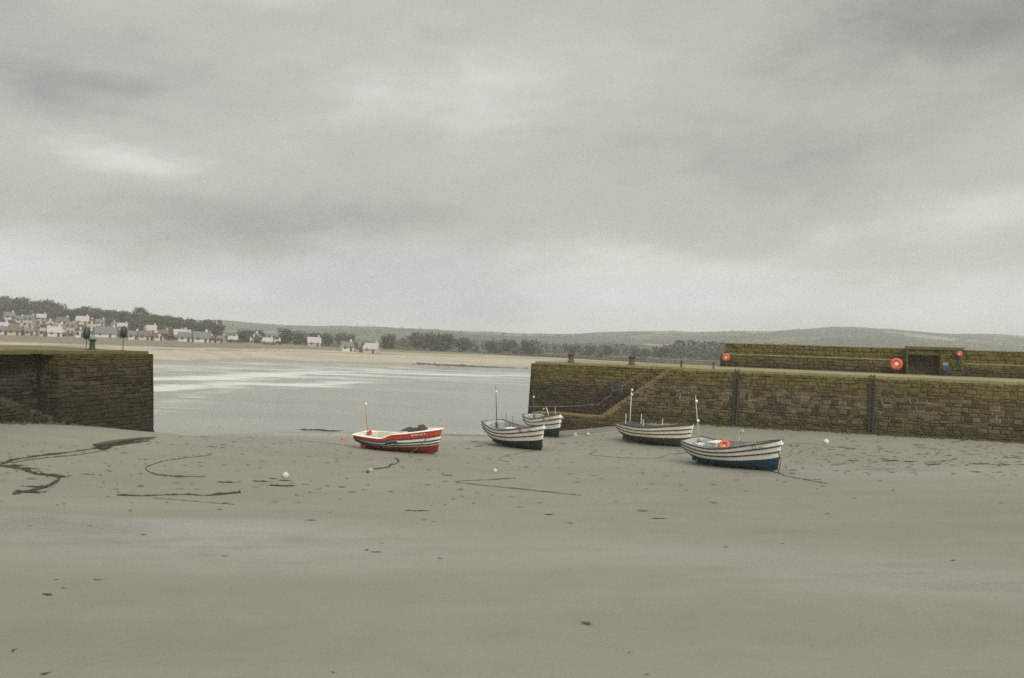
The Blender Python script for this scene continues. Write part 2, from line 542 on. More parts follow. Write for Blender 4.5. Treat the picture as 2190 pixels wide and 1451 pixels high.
def wall_material(name, top, wet, dark=1.0, moss_h=1.5, moss_k=1.0, pale=0.5, weed_dark=(0.035, 0.032, 0.014)):
    """rubble granite: tone per stone, pale pointing, green-gold lichen along the top, weed at the foot, run-off streaks"""
    m, nt, b = new_mat(name)
    P = nt.pos(); x, y, z = nt.sep(P)
    t = nt.attr('tone'); tr, tg, tb = nt.sep(t[0])
    n1 = nt.noise(P, 0.55, 5, 0.6); n2 = nt.noise(P, 3.2, 6, 0.68); n3 = nt.noise(P, 14.0, 4, 0.7)
    st = nt.noise(nt.comb(nt.math('MULTIPLY', x, 1.5), nt.math('MULTIPLY', y, 1.5), nt.math('MULTIPLY', z, 0.16)), 1.0, 5, 0.62)
    k = lambda c: tuple(v * dark for v in c)
    c = nt.mix(nt.ramp(tr, 0.0, 1.0), k((0.034, 0.029, 0.016)), k((0.140, 0.120, 0.064)))
    c = nt.mix(nt.math('MULTIPLY', nt.ramp(n2, 0.35, 0.7), 0.55), c, k((0.078, 0.062, 0.032)))
    c = nt.mix(nt.math('MULTIPLY', nt.ramp(n3, 0.55, 0.75), 0.5), c, k((0.23, 0.205, 0.125)))
    zt = nt.math('ADD', nt.math('SUBTRACT', top, z), nt.math('MULTIPLY', nt.math('SUBTRACT', n1, 0.5), 2.4))
    # pointing: new and pale in a belt under the lichen, dark elsewhere
    belt = nt.math('MULTIPLY', nt.ramp(zt, moss_h * 0.75, moss_h * 1.15), nt.ramp(zt, moss_h * 2.1, moss_h * 1.5))
    belt = nt.math('MULTIPLY', belt, nt.ramp(nt.noise(P, 0.35, 3), 0.42, 0.58))
    mort = nt.mix(nt.math('MULTIPLY', belt, pale), k((0.055, 0.047, 0.027)), (0.42, 0.39, 0.30))
    c = nt.mix(nt.ramp(tg, 0.45, 0.85), c, mort)
    c = nt.mix(nt.math('MULTIPLY', nt.ramp(st, 0.52, 0.72), 0.55), c, k((0.042, 0.036, 0.020)))
    moss = nt.math('MULTIPLY', nt.ramp(zt, moss_h * 1.5, moss_h * 0.1), nt.ramp(n2, 0.22, 0.52))
    mc = nt.mix(nt.ramp(n2, 0.4, 0.65), k((0.085, 0.074, 0.018)), k((0.180, 0.150, 0.042)))
    c = nt.mix(nt.math('MULTIPLY', moss, 0.82 * moss_k), c, mc)
    zb = nt.math('ADD', z, nt.math('MULTIPLY', nt.math('SUBTRACT', n1, 0.5), 1.6))
    weed = nt.ramp(zb, wet + 0.7, wet - 0.5)
    wc = nt.mix(nt.ramp(n2, 0.35, 0.65), k(weed_dark), k(tuple(v * 2.3 for v in weed_dark)))
    c = nt.mix(nt.math('MULTIPLY', weed, 0.75), c, wc)
    nt.put(b.inputs['Base Color'], c)
    b.inputs['Roughness'].default_value = 0.9; b.inputs['Specular IOR Level'].default_value = 0.2
    h = nt.math('ADD', nt.math('MULTIPLY', n2, 0.6), nt.math('MULTIPLY', n3, 0.35))
    nt.put(b.inputs['Normal'], nt.bump(h, 0.9, 0.10))
    return m


M = {}
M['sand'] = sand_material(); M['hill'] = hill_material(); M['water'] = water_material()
M['quay'] = wall_material('quay_stone', TOPZ, 1.8, 0.98, 1.6, 1.05, 0.75)
M['quay_low'] = wall_material('quay_stone_dark', TOPZ, 3.6, 0.95, 1.9, 1.0, 0.1, (0.022, 0.019, 0.012))
M['pier'] = wall_material('pier_stone_shaded', TOPZ, 2.6, 0.50, 1.1, 1.25, 0.35)  # shade over the left pier is put into its stone as darker colour
M['parapet'] = wall_material('parapet_stone', 8.1, 6.35, 0.95, 2.2, 0.85, 0.1, (0.022, 0.022, 0.016))
M['stage'] = wall_material('stage_stone', 1.3, 0.2, 0.75, 0.5, 0.8, 0.0)
M['deck'] = simple('quay_paving', (0.20, 0.185, 0.09), 0.9, 0.45, 0.8, bump=0.05)
M['coping'] = simple('coping_lichen', (0.21, 0.20, 0.095), 0.9, 0.5, 1.2, bump=0.05)
M['coping_dark'] = simple('coping_dark', (0.10, 0.092, 0.028), 0.9, 0.5, 1.2, bump=0.05)
M['step'] = simple('step_stone', (0.17, 0.12, 0.06), 0.85, 0.5, 2.0, bump=0.04)
M['iron'] = simple('rusty_iron', (0.075, 0.045, 0.025), 0.7, 0.5, 9.0)
M['ladder'] = simple('weedy_iron', (0.034, 0.038, 0.026), 0.8, 0.5, 6.0)
M['rail'] = simple('galvanised_rail', (0.25, 0.24, 0.205), 0.5, 0.3, 6.0)
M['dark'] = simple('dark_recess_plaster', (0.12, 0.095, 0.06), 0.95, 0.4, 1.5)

# ------------------------------------------------------------------ sheets: sand, hills, water
def grid_sheet(name, X, Y, Z, mat):
    ny, nx = X.shape
    v = np.stack([X, Y, Z], -1).reshape(-1, 3)
    i = np.arange(ny * nx).reshape(ny, nx)
    f = np.stack([i[:-1, :-1], i[:-1, 1:], i[1:, 1:], i[1:, :-1]], -1).reshape(-1, 4)
    me = bpy.data.meshes.new(name)
    me.from_pydata(v.tolist(), [], f.tolist())
    me.materials.append(mat)
    me.polygons.foreach_set('use_smooth', [True] * len(f))
    o = bpy.data.objects.new(name, me); COL.objects.link(o)
    return o


SCOUR = [(12.6, 52.5, 2.6), (-7.2, 59.0, 2.3), (10.6, 69.0, 2.5), (.3, 66.0, 2.2), (2.7, 78.5, 2.0), (-10.5, 41.6, .5), (-2.0, 38.0, .3)]


def relief(X, Y):
    """low undulations of the drained harbour floor"""
    out = np.zeros(X.shape)
    for bx, by, r_ in SCOUR:
        d = np.sqrt(((X - bx) / r_) ** 2 + ((Y - by) / (r_ * .75)) ** 2)
        out += -.07 * np.exp(-(d - .85) ** 2 / .06) + .05 * np.exp(-(d - 1.5) ** 2 / .08)
    for i in range(X.shape[0]):
        for j in range(X.shape[1]):
            x, y = X[i, j], Y[i, j]
            out[i, j] = mnoise.noise((x * .12, y * .3, 1.0)) * .05 + mnoise.noise((x * .5, y * .9, 5.0)) * .022
    return out


xs = np.concatenate([np.linspace(-140, -50, 24)[:-1], np.linspace(-50, 50, 201), np.linspace(50, 140, 24)[1:]])
ys = np.concatenate([np.linspace(-25, 8, 12)[:-1], np.linspace(8, 100, 240), np.linspace(100, 240, 36)[1:]])
GX, GY = np.meshgrid(xs, ys)
GZ = ground_z(GX, GY) + relief(GX, GY) * (1 - smooth01(85, 105, GY))
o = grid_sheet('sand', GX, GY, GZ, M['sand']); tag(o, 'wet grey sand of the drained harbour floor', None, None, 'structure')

# far country: beach, town hill and the long ridge, in polar rows about the harbour
U_T = np.array([-500, -300, 0, 60, 130, 200, 300, 360, 420, 470, 520, 560, 3000.0])
E_T = np.array([70, 60, 47, 42, 31, 27, 22, 17, 13, 6, 0, -6, -6.0])
U_R = np.array([-600, -300, 300, 460, 520, 600, 700, 800, 900, 1000, 1100, 1200, 1300, 1400, 1500, 1650, 1720, 1790, 1900, 2000, 2190, 2600.0])
E_R = np.array([30, 33, 32, 34, 31, 27, 29, 32, 31, 30, 30, 32, 38, 42, 46, 51, 60, 68, 67, 62, 60, 62.0])


def far_z(U, D):
    """U: column of the photo that looks that way, D: distance in metres"""
    X = (U - CU) / FPX * D; Y = D
    base = ground_z(X, Y)
    et = np.interp(U, U_T, E_T); er = np.interp(U, U_R, E_R)
    zt = 7 + et * 640 / FPX
    k1 = smooth01(360, 640, D) * (1 - 0.5 * smooth01(660, 1000, D))
    town = 3.5 + (zt - 3.5) * k1
    zr = 7 + er * 2700 / FPX
    roll = 3.0 * np.sin(U / 130.0 + D / 260.0) + 2.0 * np.sin(U / 61.0 - D / 170.0)
    ridge = 4 + (zr - 4) * smooth01(700, 2700, D) ** 1.15 + roll * smooth01(600, 1100, D) * (1 - smooth01(2300, 2700, D))
    z = np.where(D < 330, base, np.maximum(base * (D < 420) - 99 * (D >= 420), np.maximum(np.where(et > -5, town, -9), ridge)))
    z = np.where(D < 430, np.maximum(base, np.where((et > -5) & (D > 360), town, -9)), z)
    return X, Y, z


us = np.linspace(-700, 2900, 280)
ds = np.concatenate([np.linspace(232, 700, 80), np.geomspace(708, 2950, 56)])
UU, DD = np.meshgrid(us, ds)
HX, HY, HZ = far_z(UU, DD)
for i in range(HZ.shape[0]):
    for j in range(HZ.shape[1]):
        if DD[i, j] > 420:
            a = min(1, (DD[i, j] - 420) / 800)
            HZ[i, j] += a * (mnoise.noise((HX[i, j] * .006, HY[i, j] * .006, 2)) * 5 + mnoise.noise((HX[i, j] * .02, HY[i, j] * .02, 4)) * 1.6)
cut = int(np.searchsorted(ds, 425))
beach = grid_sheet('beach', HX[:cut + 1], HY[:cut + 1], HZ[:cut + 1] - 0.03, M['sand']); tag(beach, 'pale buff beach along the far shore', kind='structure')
hills = grid_sheet('hills', HX[cut:], HY[cut:], HZ[cut:] - 0.03, M['hill']); tag(hills, 'low green hills and fields behind the far shore', kind='structure')
wx_ = np.concatenate([np.linspace(-420, -112, 20)[:-1], np.linspace(-112, 30, 190), np.linspace(30, 700, 30)[1:]])
wy_ = np.concatenate([np.linspace(30, 70, 8)[:-1], np.linspace(70, 130, 80)[:-1], np.linspace(130, 350, 150), np.linspace(350, 700, 20)[1:]])
WX, WY = np.meshgrid(wx_, wy_)
# crests of the small breakers: (photo points, width in metres, strength)
CRESTS = [([(318, 885), (340, 868), (365, 853), (410, 846), (500, 838), (600, 832), (700, 828)], 3.6, .5),
          ([(330, 836), (420, 829), (520, 822), (640, 826), (760, 819)], 7.0, .85),
          ([(300, 812), (430, 812), (560, 806), (640, 800), (760, 802)], 9.0, .9),
          ([(520, 814), (600, 810), (690, 811), (780, 806)], 6.0, .6),
          ([(640, 797), (760, 796), (880, 800), (1000, 803), (1130, 805)], 6.0, 1.0),
          ([(600, 792), (700, 790), (820, 795), (960, 798), (1130, 801)], 8.0, .7),
          ([(860, 806), (960, 809), (1060, 808), (1130, 811)], 4.0, .6),
          ([(330, 795), (450, 792), (560, 788), (660, 786)], 12.0, .55)]
FOAM = np.zeros(WX.shape)
for pts, wd, k in CRESTS:
    P = [at_z(u, v, WATER_Z) for u, v in pts]
    for a, b_ in zip(P[:-1], P[1:]):
        ex, ey = b_.x - a.x, b_.y - a.y; L2 = ex * ex + ey * ey
        t = np.clip(((WX - a.x) * ex + (WY - a.y) * ey) / L2, 0, 1)
        dy = WY - (a.y + ey * t); dx = WX - (a.x + ex * t)
        d = np.sqrt(dx * dx + dy * dy)
        FOAM = np.maximum(FOAM, k * np.exp(-(d / np.where(dy > 0, wd * 1.6, wd * .45)) ** 2))
o = grid_sheet('sea', WX, WY, np.full(WX.shape, WATER_Z), M['water'])
at = o.data.attributes.new('foam', 'FLOAT', 'POINT'); at.data.foreach_set('value', FOAM.ravel().astype(np.float32))
tag(o, 'pale grey green sea with streaks of foam', kind='structure')


def hill_at(u, D):
    X, Y, z = far_z(np.array([float(u)]), np.array([float(D)]))
    X, Y, z = float(X[0]), float(Y[0]), float(z[0])
    if D > 420:
        a = min(1, (D - 420) / 800)
        z += a * (mnoise.noise((X * .006, Y * .006, 2)) * 5 + mnoise.noise((X * .02, Y * .02, 4)) * 1.6)
    return Vector((X, Y, z))


# ------------------------------------------------------------------ masonry
def masonry(mb, P, D, N, w0, w1, zb, zt, batter=BATTER, course=(.17, .38), length=(.22, .85), relief_=(.01, .10), seed=1, mat=0, zref=0.0):
    """rubble courses on the plane through P along D; zb, zt are functions of w; each stone stands out from the joints"""
    rnd = random.Random(seed)
    zmin = min(zb(w0), zb(w1), zb((w0 + w1) / 2)); zmax = max(zt(w0), zt(w1), zt((w0 + w1) / 2))
    edges = [zmin]
    while edges[-1] < zmax - 0.05:
        edges.append(edges[-1] + rnd.uniform(*course))
    edges[-1] = zmax
    def pt(w, z, e):
        if zmin + .05 < z < zmax - .05: z += .11 * mnoise.noise((w * .45, z * .6, seed * 3.7)) + .05 * mnoise.noise((w * 1.7, z * 1.9, seed))
        e += .05 * mnoise.noise((w * .35, z * .5, seed + .5))
        return P + D * w + N * (e - batter * (z - zref)) + Vector((0, 0, z))
    for r in range(len(edges) - 1):
        a, b_ = edges[r], edges[r + 1]
        w = w0
        off = rnd.uniform(0, .5)
        while w < w1 - 1e-4:
            L = rnd.uniform(*length)
            if w == w0: L = .2 + off
            e = min(w + L, w1)
            if w1 - e < .15: e = w1
            mid = (w + e) / 2
            lo, hi = max(a, zb(mid)), min(b_, zt(mid))
            if hi - lo > 0.04:
                p = rnd.uniform(*relief_); g = rnd.uniform(.018, .04); t = rnd.random()
                j = lambda: rnd.uniform(0, .07)
                vs = [pt(w, lo, 0), pt(e, lo, 0), pt(e, hi, 0), pt(w, hi, 0),
                      pt(w + g + j(), lo + g + j() * .6, p), pt(e - g - j(), lo + g + j() * .6, p), pt(e - g - j(), hi - g - j() * .5, p), pt(w + g + j(), hi - g - j() * .5, p)]
                o_ = mb.add(vs, [(4, 5, 6, 7), (0, 1, 5, 4), (1, 2, 6, 5), (2, 3, 7, 6), (3, 0, 4, 7)], mat)
                for q in range(4): mb.tone[o_ + q] = (t, 1, 0, 1)
                for q in range(4, 8): mb.tone[o_ + q] = (t, 0, 0, 1)
            w = e
    # faces must look outwards
    return mb


def coping_row(mb, P, D, N, w0, w1, z, depth, h, over, seed, back=0.0):
    rnd = random.Random(seed); w = w0
    while w < w1 - .01:
        e = min(w + rnd.uniform(.8, 1.5), w1)
        dz = rnd.uniform(-.03, .03); do = rnd.uniform(-.05, .05)
        a = P + D * (w + .012) + N * (over + do) + Vector((0, 0, z + dz)); b_ = P + D * (e - .012) + N * (over + do) + Vector((0, 0, z + dz))
        c_ = b_ - N * depth; d_ = a - N * depth
        c_.z += back; d_.z += back
        mb.prism([a, b_, c_, d_], (0, 0, h))
        w = e


Z3 = Vector((0, 0, 1))
# ---- right quay with its stair and landing stage
quay = empty('stone_quay', QA + Vector((0, 0, 0)))
tag(quay, 'long mossy stone quay with steps cut into it, running off behind the moored boats', 'quay')
QW0, QW1 = -4.8, 82.0
ST0, ST1, ZL = 3.3, 9.6, 1.12            # foot and head of the stair along the wall, level of the landing
SB = 1.6                                 # the stair's width: the wall behind it stands back that far
sand_q = lambda w: gz((QA + QD * w).x, (QA + QD * w).y) - 0.35


def loc(parent, mb):
    """meshes are written in world coordinates; bring them to the parent's origin"""
    p = parent.location
    mb.v = [(a - p.x, b - p.y, c - p.z) for a, b, c in mb.v]
    return mb


slope = lambda w: ZL + (TOPZ - ZL) * min(1, max(0, (w - ST0) / (ST1 - ST0)))
mb = MB()
masonry(mb, QA, QD, QN, 5.6, QW1, lambda w: max(-1.2, sand_q(min(w, 60))) if w < 60 else 1.0, lambda w: min(TOPZ - .2, slope(w) - .12), seed=3)
loc(quay, mb).build('outer_wall', M['quay'], quay)
mb = MB()
P1 = QA - QN * SB
masonry(mb, P1, QD, QN, QW0, ST1 + .1, lambda w: -1.3, lambda w: TOPZ - .2, seed=5)
# seaward end of the quay and the far side
E0 = P1 + QD * QW0 - QN * 0.0
masonry(mb, E0, -QN, -QD, 0, 8.5, lambda w: -1.3, lambda w: TOPZ - .2, seed=6, batter=BATTER)
loc(quay, mb).build('inner_wall', M['quay_low'], quay)
# cheek at the head of the stair
mb = MB()
masonry(mb, P1 + QD * (ST1 + .02), QN, -QD, 0, SB - .3, lambda w: TOPZ - .5, lambda w: TOPZ - .2, seed=61, batter=0.0)
loc(quay, mb).build('stair_head', M['quay'], quay)
# paving
mb = MB()
def qp(w, off, z): return QA + QD * w - QN * off + Z3 * z
b0 = BATTER * TOPZ
mb.add([qp(ST1, b0 + .45, TOPZ), qp(QW1, b0 + .45, TOPZ), qp(QW1, 9.5, TOPZ + .2), qp(ST1, 9.5, TOPZ + .2)], [(0, 1, 2, 3)])
mb.add([qp(QW0 + .44, SB + b0 + .45, TOPZ), qp(ST1, SB + b0 + .45, TOPZ), qp(ST1, 9.5, TOPZ + .2), qp(QW0 + .44, 9.5, TOPZ + .2)], [(0, 1, 2, 3)])
mb.add([qp(QW0 + .44, 9.5, TOPZ + .2), qp(QW1, 9.5, TOPZ + .2), qp(QW1, 9.9, -1.3), qp(QW0, 9.9, -1.3)], [(0, 1, 2, 3)])
loc(quay, mb).build('paving', M['deck'], quay)
mb = MB()
coping_row(mb, QA - QN * b0, QD, QN, ST1, QW1, TOPZ - .2, .6, .215, .06, 8)
loc(quay, mb).build('coping', M['coping'], quay); mb = MB()
coping_row(mb, P1 - QN * b0, QD, QN, QW0 + .4, ST1, TOPZ - .2, .6, .215, .06, 9)
loc(quay, mb).build('coping', M['coping'], quay)
# the flight: 26 steps between the two wall planes
mb = MB(); nst = 24
for i in range(nst):
    wa = ST0 + (ST1 - ST0) * i / nst; wb = ST0 + (ST1 - ST0) * (i + 1) / nst
    za = ZL + (TOPZ - ZL) * i / nst + .10
    zc = za + (TOPZ - ZL) / nst - .10
    off = BATTER * za
    a = qp(wa - .03, off - .05, za - .45); b_ = qp(wb, off - .05, za - .45); c_ = qp(wb, SB + off * .9, za - .45); d_ = qp(wa - .03, SB + off * .9, za - .45)
    mb.prism([a, b_, c_, d_], (0, 0, .45 + (TOPZ - ZL) / nst - .1))
loc(quay, mb).build('stair_flight', M['step'], quay)
# landing stage in front of the inner wall
mb = MB()
masonry(mb, QA, QD, QN, -3.6, 5.7, lambda w: -1.3, lambda w: min(slope(w) - .1, 2.55) if w > ST0 else ZL - .12, seed=12, mat=0, length=(.5, 1.2))
masonry(mb, QA - QD * 3.6 - QN * SB, QN, -QD, 0, SB, lambda w: -1.3, lambda w: ZL - .12, seed=13, batter=0.03)
loc(quay, mb).build('landing_wall', M['stage'], quay)
mb = MB()
coping_row(mb, QA - QN * (BATTER * ZL), QD, QN, -3.6, ST0 + .05, ZL - .12, SB + .02, .14, .05, 15)
loc(quay, mb).build('landing_top', simple('landing_weed', (0.17, 0.130, 0.04), 0.85, 0.5, 2.0, bump=0.04), quay)
# handrail up the stair, and the chain along the inner wall
mb = MB()
def onw(u, v, off):
    w, z = along(QA, QD, u, v, -off, QN); return QA + QD * w - QN * off + Z3 * z
mb.tube([onw(1330, 827, 1.7), onw(1365, 804, 1.85), onw(1400, 780, 2.0)], .024)
mb.tube([onw(1276, 867, 1.5), onw(1296, 853, 1.55), onw(1310, 843, 1.6)], .02)
for u, v in [(1330, 827), (1365, 804), (1398, 781)]:
    p = onw(u, v, 1.8); mb.tube([p, p - Z3 * .55], .025, 5)
loc(quay, mb).build('handrail', M['rail'], quay)
mb = MB()
mb.tube([onw(u, v, 1.45) for u, v in [(1130, 870), (1165, 870), (1205, 870), (1245, 868), (1270, 865)]], .018, 5)
loc(quay, mb).build('wall_chain', M['rail'], quay)
# blue-grey landing gate on the inner wall
mb = MB()
gw0 = onw(1309, 838, 1.35); gw1 = onw(1324, 838, 1.35)
for p in (gw0, gw1): mb.tube([p - Z3 * .1, p + Z3 * 1.1], .05, 6)
for k in range(4): mb.tube([gw0 + Z3 * (.15 + .27 * k), gw1 + Z3 * (.15 + .27 * k)], .035, 5)
loc(quay, mb).build('stair_gate', simple('blue_grey_steel', (0.05, 0.075, 0.085), 0.6, 0.4, 5), quay)


def ladder(parent, w, zb, zt, label=None):
    mb = MB()
    def lp(dw, z): return QA + QD * (w + dw) + QN * (.2 - BATTER * z) + Z3 * z
    for s in (-.15, .15): mb.tube([lp(s, zb), lp(s, zt)], .045, 6)
    z = zb + .2
    while z < zt - .1:
        mb.tube([lp(-.17, z), lp(.17, z)], .035, 5); z += .3
    for s in (-.17, .17):
        for z in (zb + 1, (zb + zt) / 2, zt - .4):
            mb.tube([lp(s, z), lp(s, z) - QN * .25], .04, 5)
    loc(parent, mb).build('ladder', M['ladder'], parent)
    mb = MB()
    pl = [QA + QD * (w + dw) + QN * (.05 - BATTER * z) + Z3 * z for dw, z in ((-.19, zb), (.22, zb), (.2, zt - .9), (-.17, zt - .9))]
    mb.prism(pl, QN * .06)
    loc(parent, mb).build('ladder_backing', simple('ladder_weed', (0.04, 0.036, 0.02), 0.9, 0.5, 3.0), parent)


for u in (1573, 1864):
    w, z = along(QA, QD, u, 860)
    ladder(quay, w, gz((QA + QD * w).x, (QA + QD * w).y) - .1, TOPZ + .12)

# ---- sea wall (two-tier parapet) on the quay, with its gateway
PO = 8.3                                  # its foot, metres behind the quay's outer foot line
PP = QA - QN * PO
PW0, _ = along(QA, QD, 1540, 775, -PO, QN)
PW1 = 82.0
PZ0, PZ1, PZ2 = TOPZ + .1, 7.15, 8.15
parapet = empty('sea_wall', PP + Z3 * TOPZ)
tag(parapet, 'two-tier mossy stone sea wall standing on the right-hand quay, with a gateway in it', 'wall')
GW0, _ = along(QA, QD, 1937, 790, -PO + .5, QN); GW1, _ = along(QA, QD, 2057, 790, -PO + .5, QN)
GD0, _ = along(QA, QD, 1941, 790, -PO + .5, QN); GD1, _ = along(QA, QD, 2009, 790, -PO + .5, QN)
mb = MB()
endlean = lambda z: 0.24 * (z - PZ0)
masonry(mb, PP, QD, QN, PW0, GW0, lambda w: PZ0, lambda w: PZ1, seed=21, batter=0.06, zref=PZ0)
masonry(mb, PP, QD, QN, GW1, PW1, lambda w: PZ0, lambda w: PZ1 - .12, seed=22, batter=0.06, zref=PZ0)
masonry(mb, PP + QD * PW0, -QN, -QD, 0, .9, lambda w: PZ0, lambda w: PZ1, seed=25, batter=0.24, zref=PZ0)
loc(parapet, mb).build('lower_tier', M['parapet'], parapet)
mb = MB()
mb.add([PP + QD * PW0 + Z3 * PZ1 - QN * .07 + QD * .25, PP + QD * GW0 + Z3 * PZ1 - QN * .07, PP + QD * GW0 + Z3 * (PZ1 + .06) - QN * .95, PP + QD * PW0 + Z3 * (PZ1 + .06) - QN * .95 + QD * .25], [(0, 1, 2, 3)])
mb.add([PP + QD * GW1 + Z3 * (PZ1 - .12) - QN * .07, PP + QD * PW1 + Z3 * (PZ1 - .12) - QN * .07, PP + QD * PW1 + Z3 * (PZ1 - .06) - QN * .95, PP + QD * GW1 + Z3 * (PZ1 - .06) - QN * .95], [(0, 1, 2, 3)])
mb.prism([PP + QD * (PW0 + .5) + Z3 * PZ2 - QN * .95, PP + QD * PW1 + Z3 * PZ2 - QN * .95, PP + QD * PW1 + Z3 * PZ2 - QN * 1.7, PP + QD * (PW0 + .5) + Z3 * PZ2 - QN * 1.7], (0, 0, .06))
loc(parapet, mb).build('ledge', M['coping'], parapet)
mb = MB()
masonry(mb, PP - QN * .9, QD, QN, PW0 + .2, PW1, lambda w: PZ1 - .15, lambda w: PZ2, seed=23, batter=0.05, zref=PZ1)
masonry(mb, PP - QN * .9 + QD * (PW0 + .2), -QN, -QD, 0, .9, lambda w: PZ0, lambda w: PZ2, seed=26, batter=0.24, zref=PZ0)
masonry(mb, PP - QN * 1.8 + QD * PW1, -QD, -QN, 0, PW1 - PW0 - .2, lambda w: PZ0 - .3, lambda w: PZ2, seed=24, batter=0.03, zref=PZ0, length=(1.5, 3), course=(.5, .8))
loc(parapet, mb).build('upper_tier', M['parapet'], parapet)
# gateway block
GP = PP + QN * .5
mb = MB(); GZT = 8.12; LINT = PZ0 + 1.72
def gq(w, off, z): return GP + QD * w - QN * off + Z3 * z
masonry(mb, GP, QD, QN, GW0, GD0, lambda w: PZ0 - .1, lambda w: GZT, seed=31, batter=0, zref=PZ0)
masonry(mb, GP, QD, QN, GD1, GW1, lambda w: PZ0 - .1, lambda w: GZT, seed=32, batter=0, zref=PZ0)
masonry(mb, GP, QD, QN, GD0, GD1, lambda w: LINT, lambda w: GZT, seed=33, batter=0, zref=PZ0, length=(1.0, 2.0))
masonry(mb, GP + QD * GW1, -QN, QD, 0, 1.6, lambda w: PZ0, lambda w: GZT, seed=34, batter=0, zref=PZ0)
masonry(mb, GP + QD * GW0, -QN, -QD, 0, 1.6, lambda w: PZ0, lambda w: GZT, seed=35, batter=0, zref=PZ0)
loc(parapet, mb).build('gateway', M['parapet'], parapet)
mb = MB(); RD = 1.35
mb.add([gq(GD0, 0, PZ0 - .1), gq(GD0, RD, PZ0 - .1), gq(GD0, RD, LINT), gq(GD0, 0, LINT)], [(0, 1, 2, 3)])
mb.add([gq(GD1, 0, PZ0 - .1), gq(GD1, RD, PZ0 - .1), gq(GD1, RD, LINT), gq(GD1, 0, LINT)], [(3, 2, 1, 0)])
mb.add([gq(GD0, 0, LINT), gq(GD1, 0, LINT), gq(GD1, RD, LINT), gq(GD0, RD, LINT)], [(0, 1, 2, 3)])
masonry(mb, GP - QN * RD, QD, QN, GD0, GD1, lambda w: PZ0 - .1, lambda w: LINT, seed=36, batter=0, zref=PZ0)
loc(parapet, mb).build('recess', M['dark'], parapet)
mb = MB()
mb.prism([gq(GW0 - .12, -.12, GZT), gq(GW1 + .12, -.12, GZT), gq(GW1 + .12, 2.2, GZT + .03), gq(GW0 - .12, 2.2, GZT + .03)], (0, 0, .24))
loc(parapet, mb).build('roof_slab', M['coping_dark'], parapet)

# ---- left pier
LW0, LW1 = -0.7, 32.0
pier = empty('harbour_pier', LA.copy())
tag(pier, 'dark weedy stone pier with a stair recess on the left of the harbour mouth', 'pier')
LR, _ = along(LA, LD, 128, 800)
sand_l = lambda w: max(-1.3, gz((LA + LD * min(w, 24)).x, (LA + LD * min(w, 24)).y) - .35)
LSB = 1.3
lslope = lambda w: max(-1.2, 1.75 + (w - 10.4) * .345)
mb = MB()
masonry(mb, LA, LD, LN, LW0, LR, sand_l, lambda w: TOPZ - .2, seed=41, length=(.5, 1.3))
loc(pier, mb).build('outer_wall', M['pier'], pier)
mb = MB()
masonry(mb, LA - LN * LSB, LD, LN, LR - .05, LW1, sand_l, lambda w: TOPZ - .2, seed=42, length=(.5, 1.3))
masonry(mb, LA + LD * LR - LN * (LSB), LN, LD, 0, LSB - .02, lambda w: 0.0, lambda w: TOPZ - .2, seed=43, batter=0.0)
loc(pier, mb).build('recess_wall', M['pier'], pier)
mb = MB()
masonry(mb, LA, LD, LN, LR + .3, 24, sand_l, lambda w: min(lslope(w), TOPZ - .5), seed=44)
loc(pier, mb).build('stair_wall', M['pier'], pier)
mb = MB()
for i in range(40):
    wa = LR + .3 + i * .5; za = min(lslope(wa + .25), TOPZ - .3)
    if wa > 23: break
    q = lambda w, off, z: LA + LD * w - LN * off + Z3 * z
    mb.prism([q(wa, BATTER * za - .04, za - .4), q(wa + .5, BATTER * za - .04, za - .4), q(wa + .5, LSB + .2, za - .4), q(wa, LSB + .2, za - .4)], (0, 0, .44))
loc(pier, mb).build('stair_flight', simple('pier_step', (0.05, 0.043, 0.026), 0.9, 0.5, 2.0, bump=.04), pier)
mb = MB()
masonry(mb, LA + LD * LW0, -LN, -LD, 0, 9, lambda w: -1.3, lambda w: TOPZ - .2, seed=45)
masonry(mb, LA - LN * 9 + LD * LW1, -LD, -LN, 0, LW1, lambda w: -1.3, lambda w: TOPZ - .2, seed=46, length=(1.2, 2.5), course=(.5, .8), batter=0)
loc(pier, mb).build('end_wall', M['pier'], pier)
mb = MB()
lq = lambda w, off, z: LA + LD * w - LN * off + Z3 * z
mb.add([lq(LW0 + .44, b0 + .45, TOPZ), lq(LW1, b0 + .45, TOPZ), lq(LW1, 9, TOPZ + .12), lq(LW0 + .44, 9, TOPZ + .12)], [(0, 1, 2, 3)])
loc(pier, mb).build('paving', M['coping_dark'], pier)
mb = MB()
coping_row(mb, LA - LN * b0, LD, LN, LW0 + .4, LR, TOPZ - .2, .6, .215, .05, 47)
loc(pier, mb).build('coping', M['coping_dark'], pier); mb = MB()
coping_row(mb, LA - LN * b0, LD, LN, LR, LW1, TOPZ - .2, 1.8, .215, .05, 48)
loc(pier, mb).build('coping', M['coping_dark'], pier)

# ---- things on the walls
def bollard(p, r, h, label, group='iron bollards on the quay edge', mk='iron'):
    e = empty('iron_bollard', p); tag(e, label, 'bollard', group)
    mb = MB(); mb.lathe([(r * 1.35, 0), (r * 1.35, h * .07), (r, h * .12), (r * .86, h * .55), (r * .9, h * .74)], (0, 0, 0))
    mb.build('post', M[mk], e, True)
    mb = MB(); mb.lathe([(r * .9, h * .74), (r * 1.28, h * .82), (r * 1.34, h * .9), (r * 1.15, h * .97), (r * .5, h)], (0, 0, 0))
    mb.build('cap', M[mk], e, True)
    return e


def quay_spot(u, off, base_off=0.0):
    w, _ = along(QA, QD, u, 785, -off, QN)
    return QA + QD * w - QN * off + Z3 * (TOPZ + .2 * max(0, (off - 1)) / 8.5)


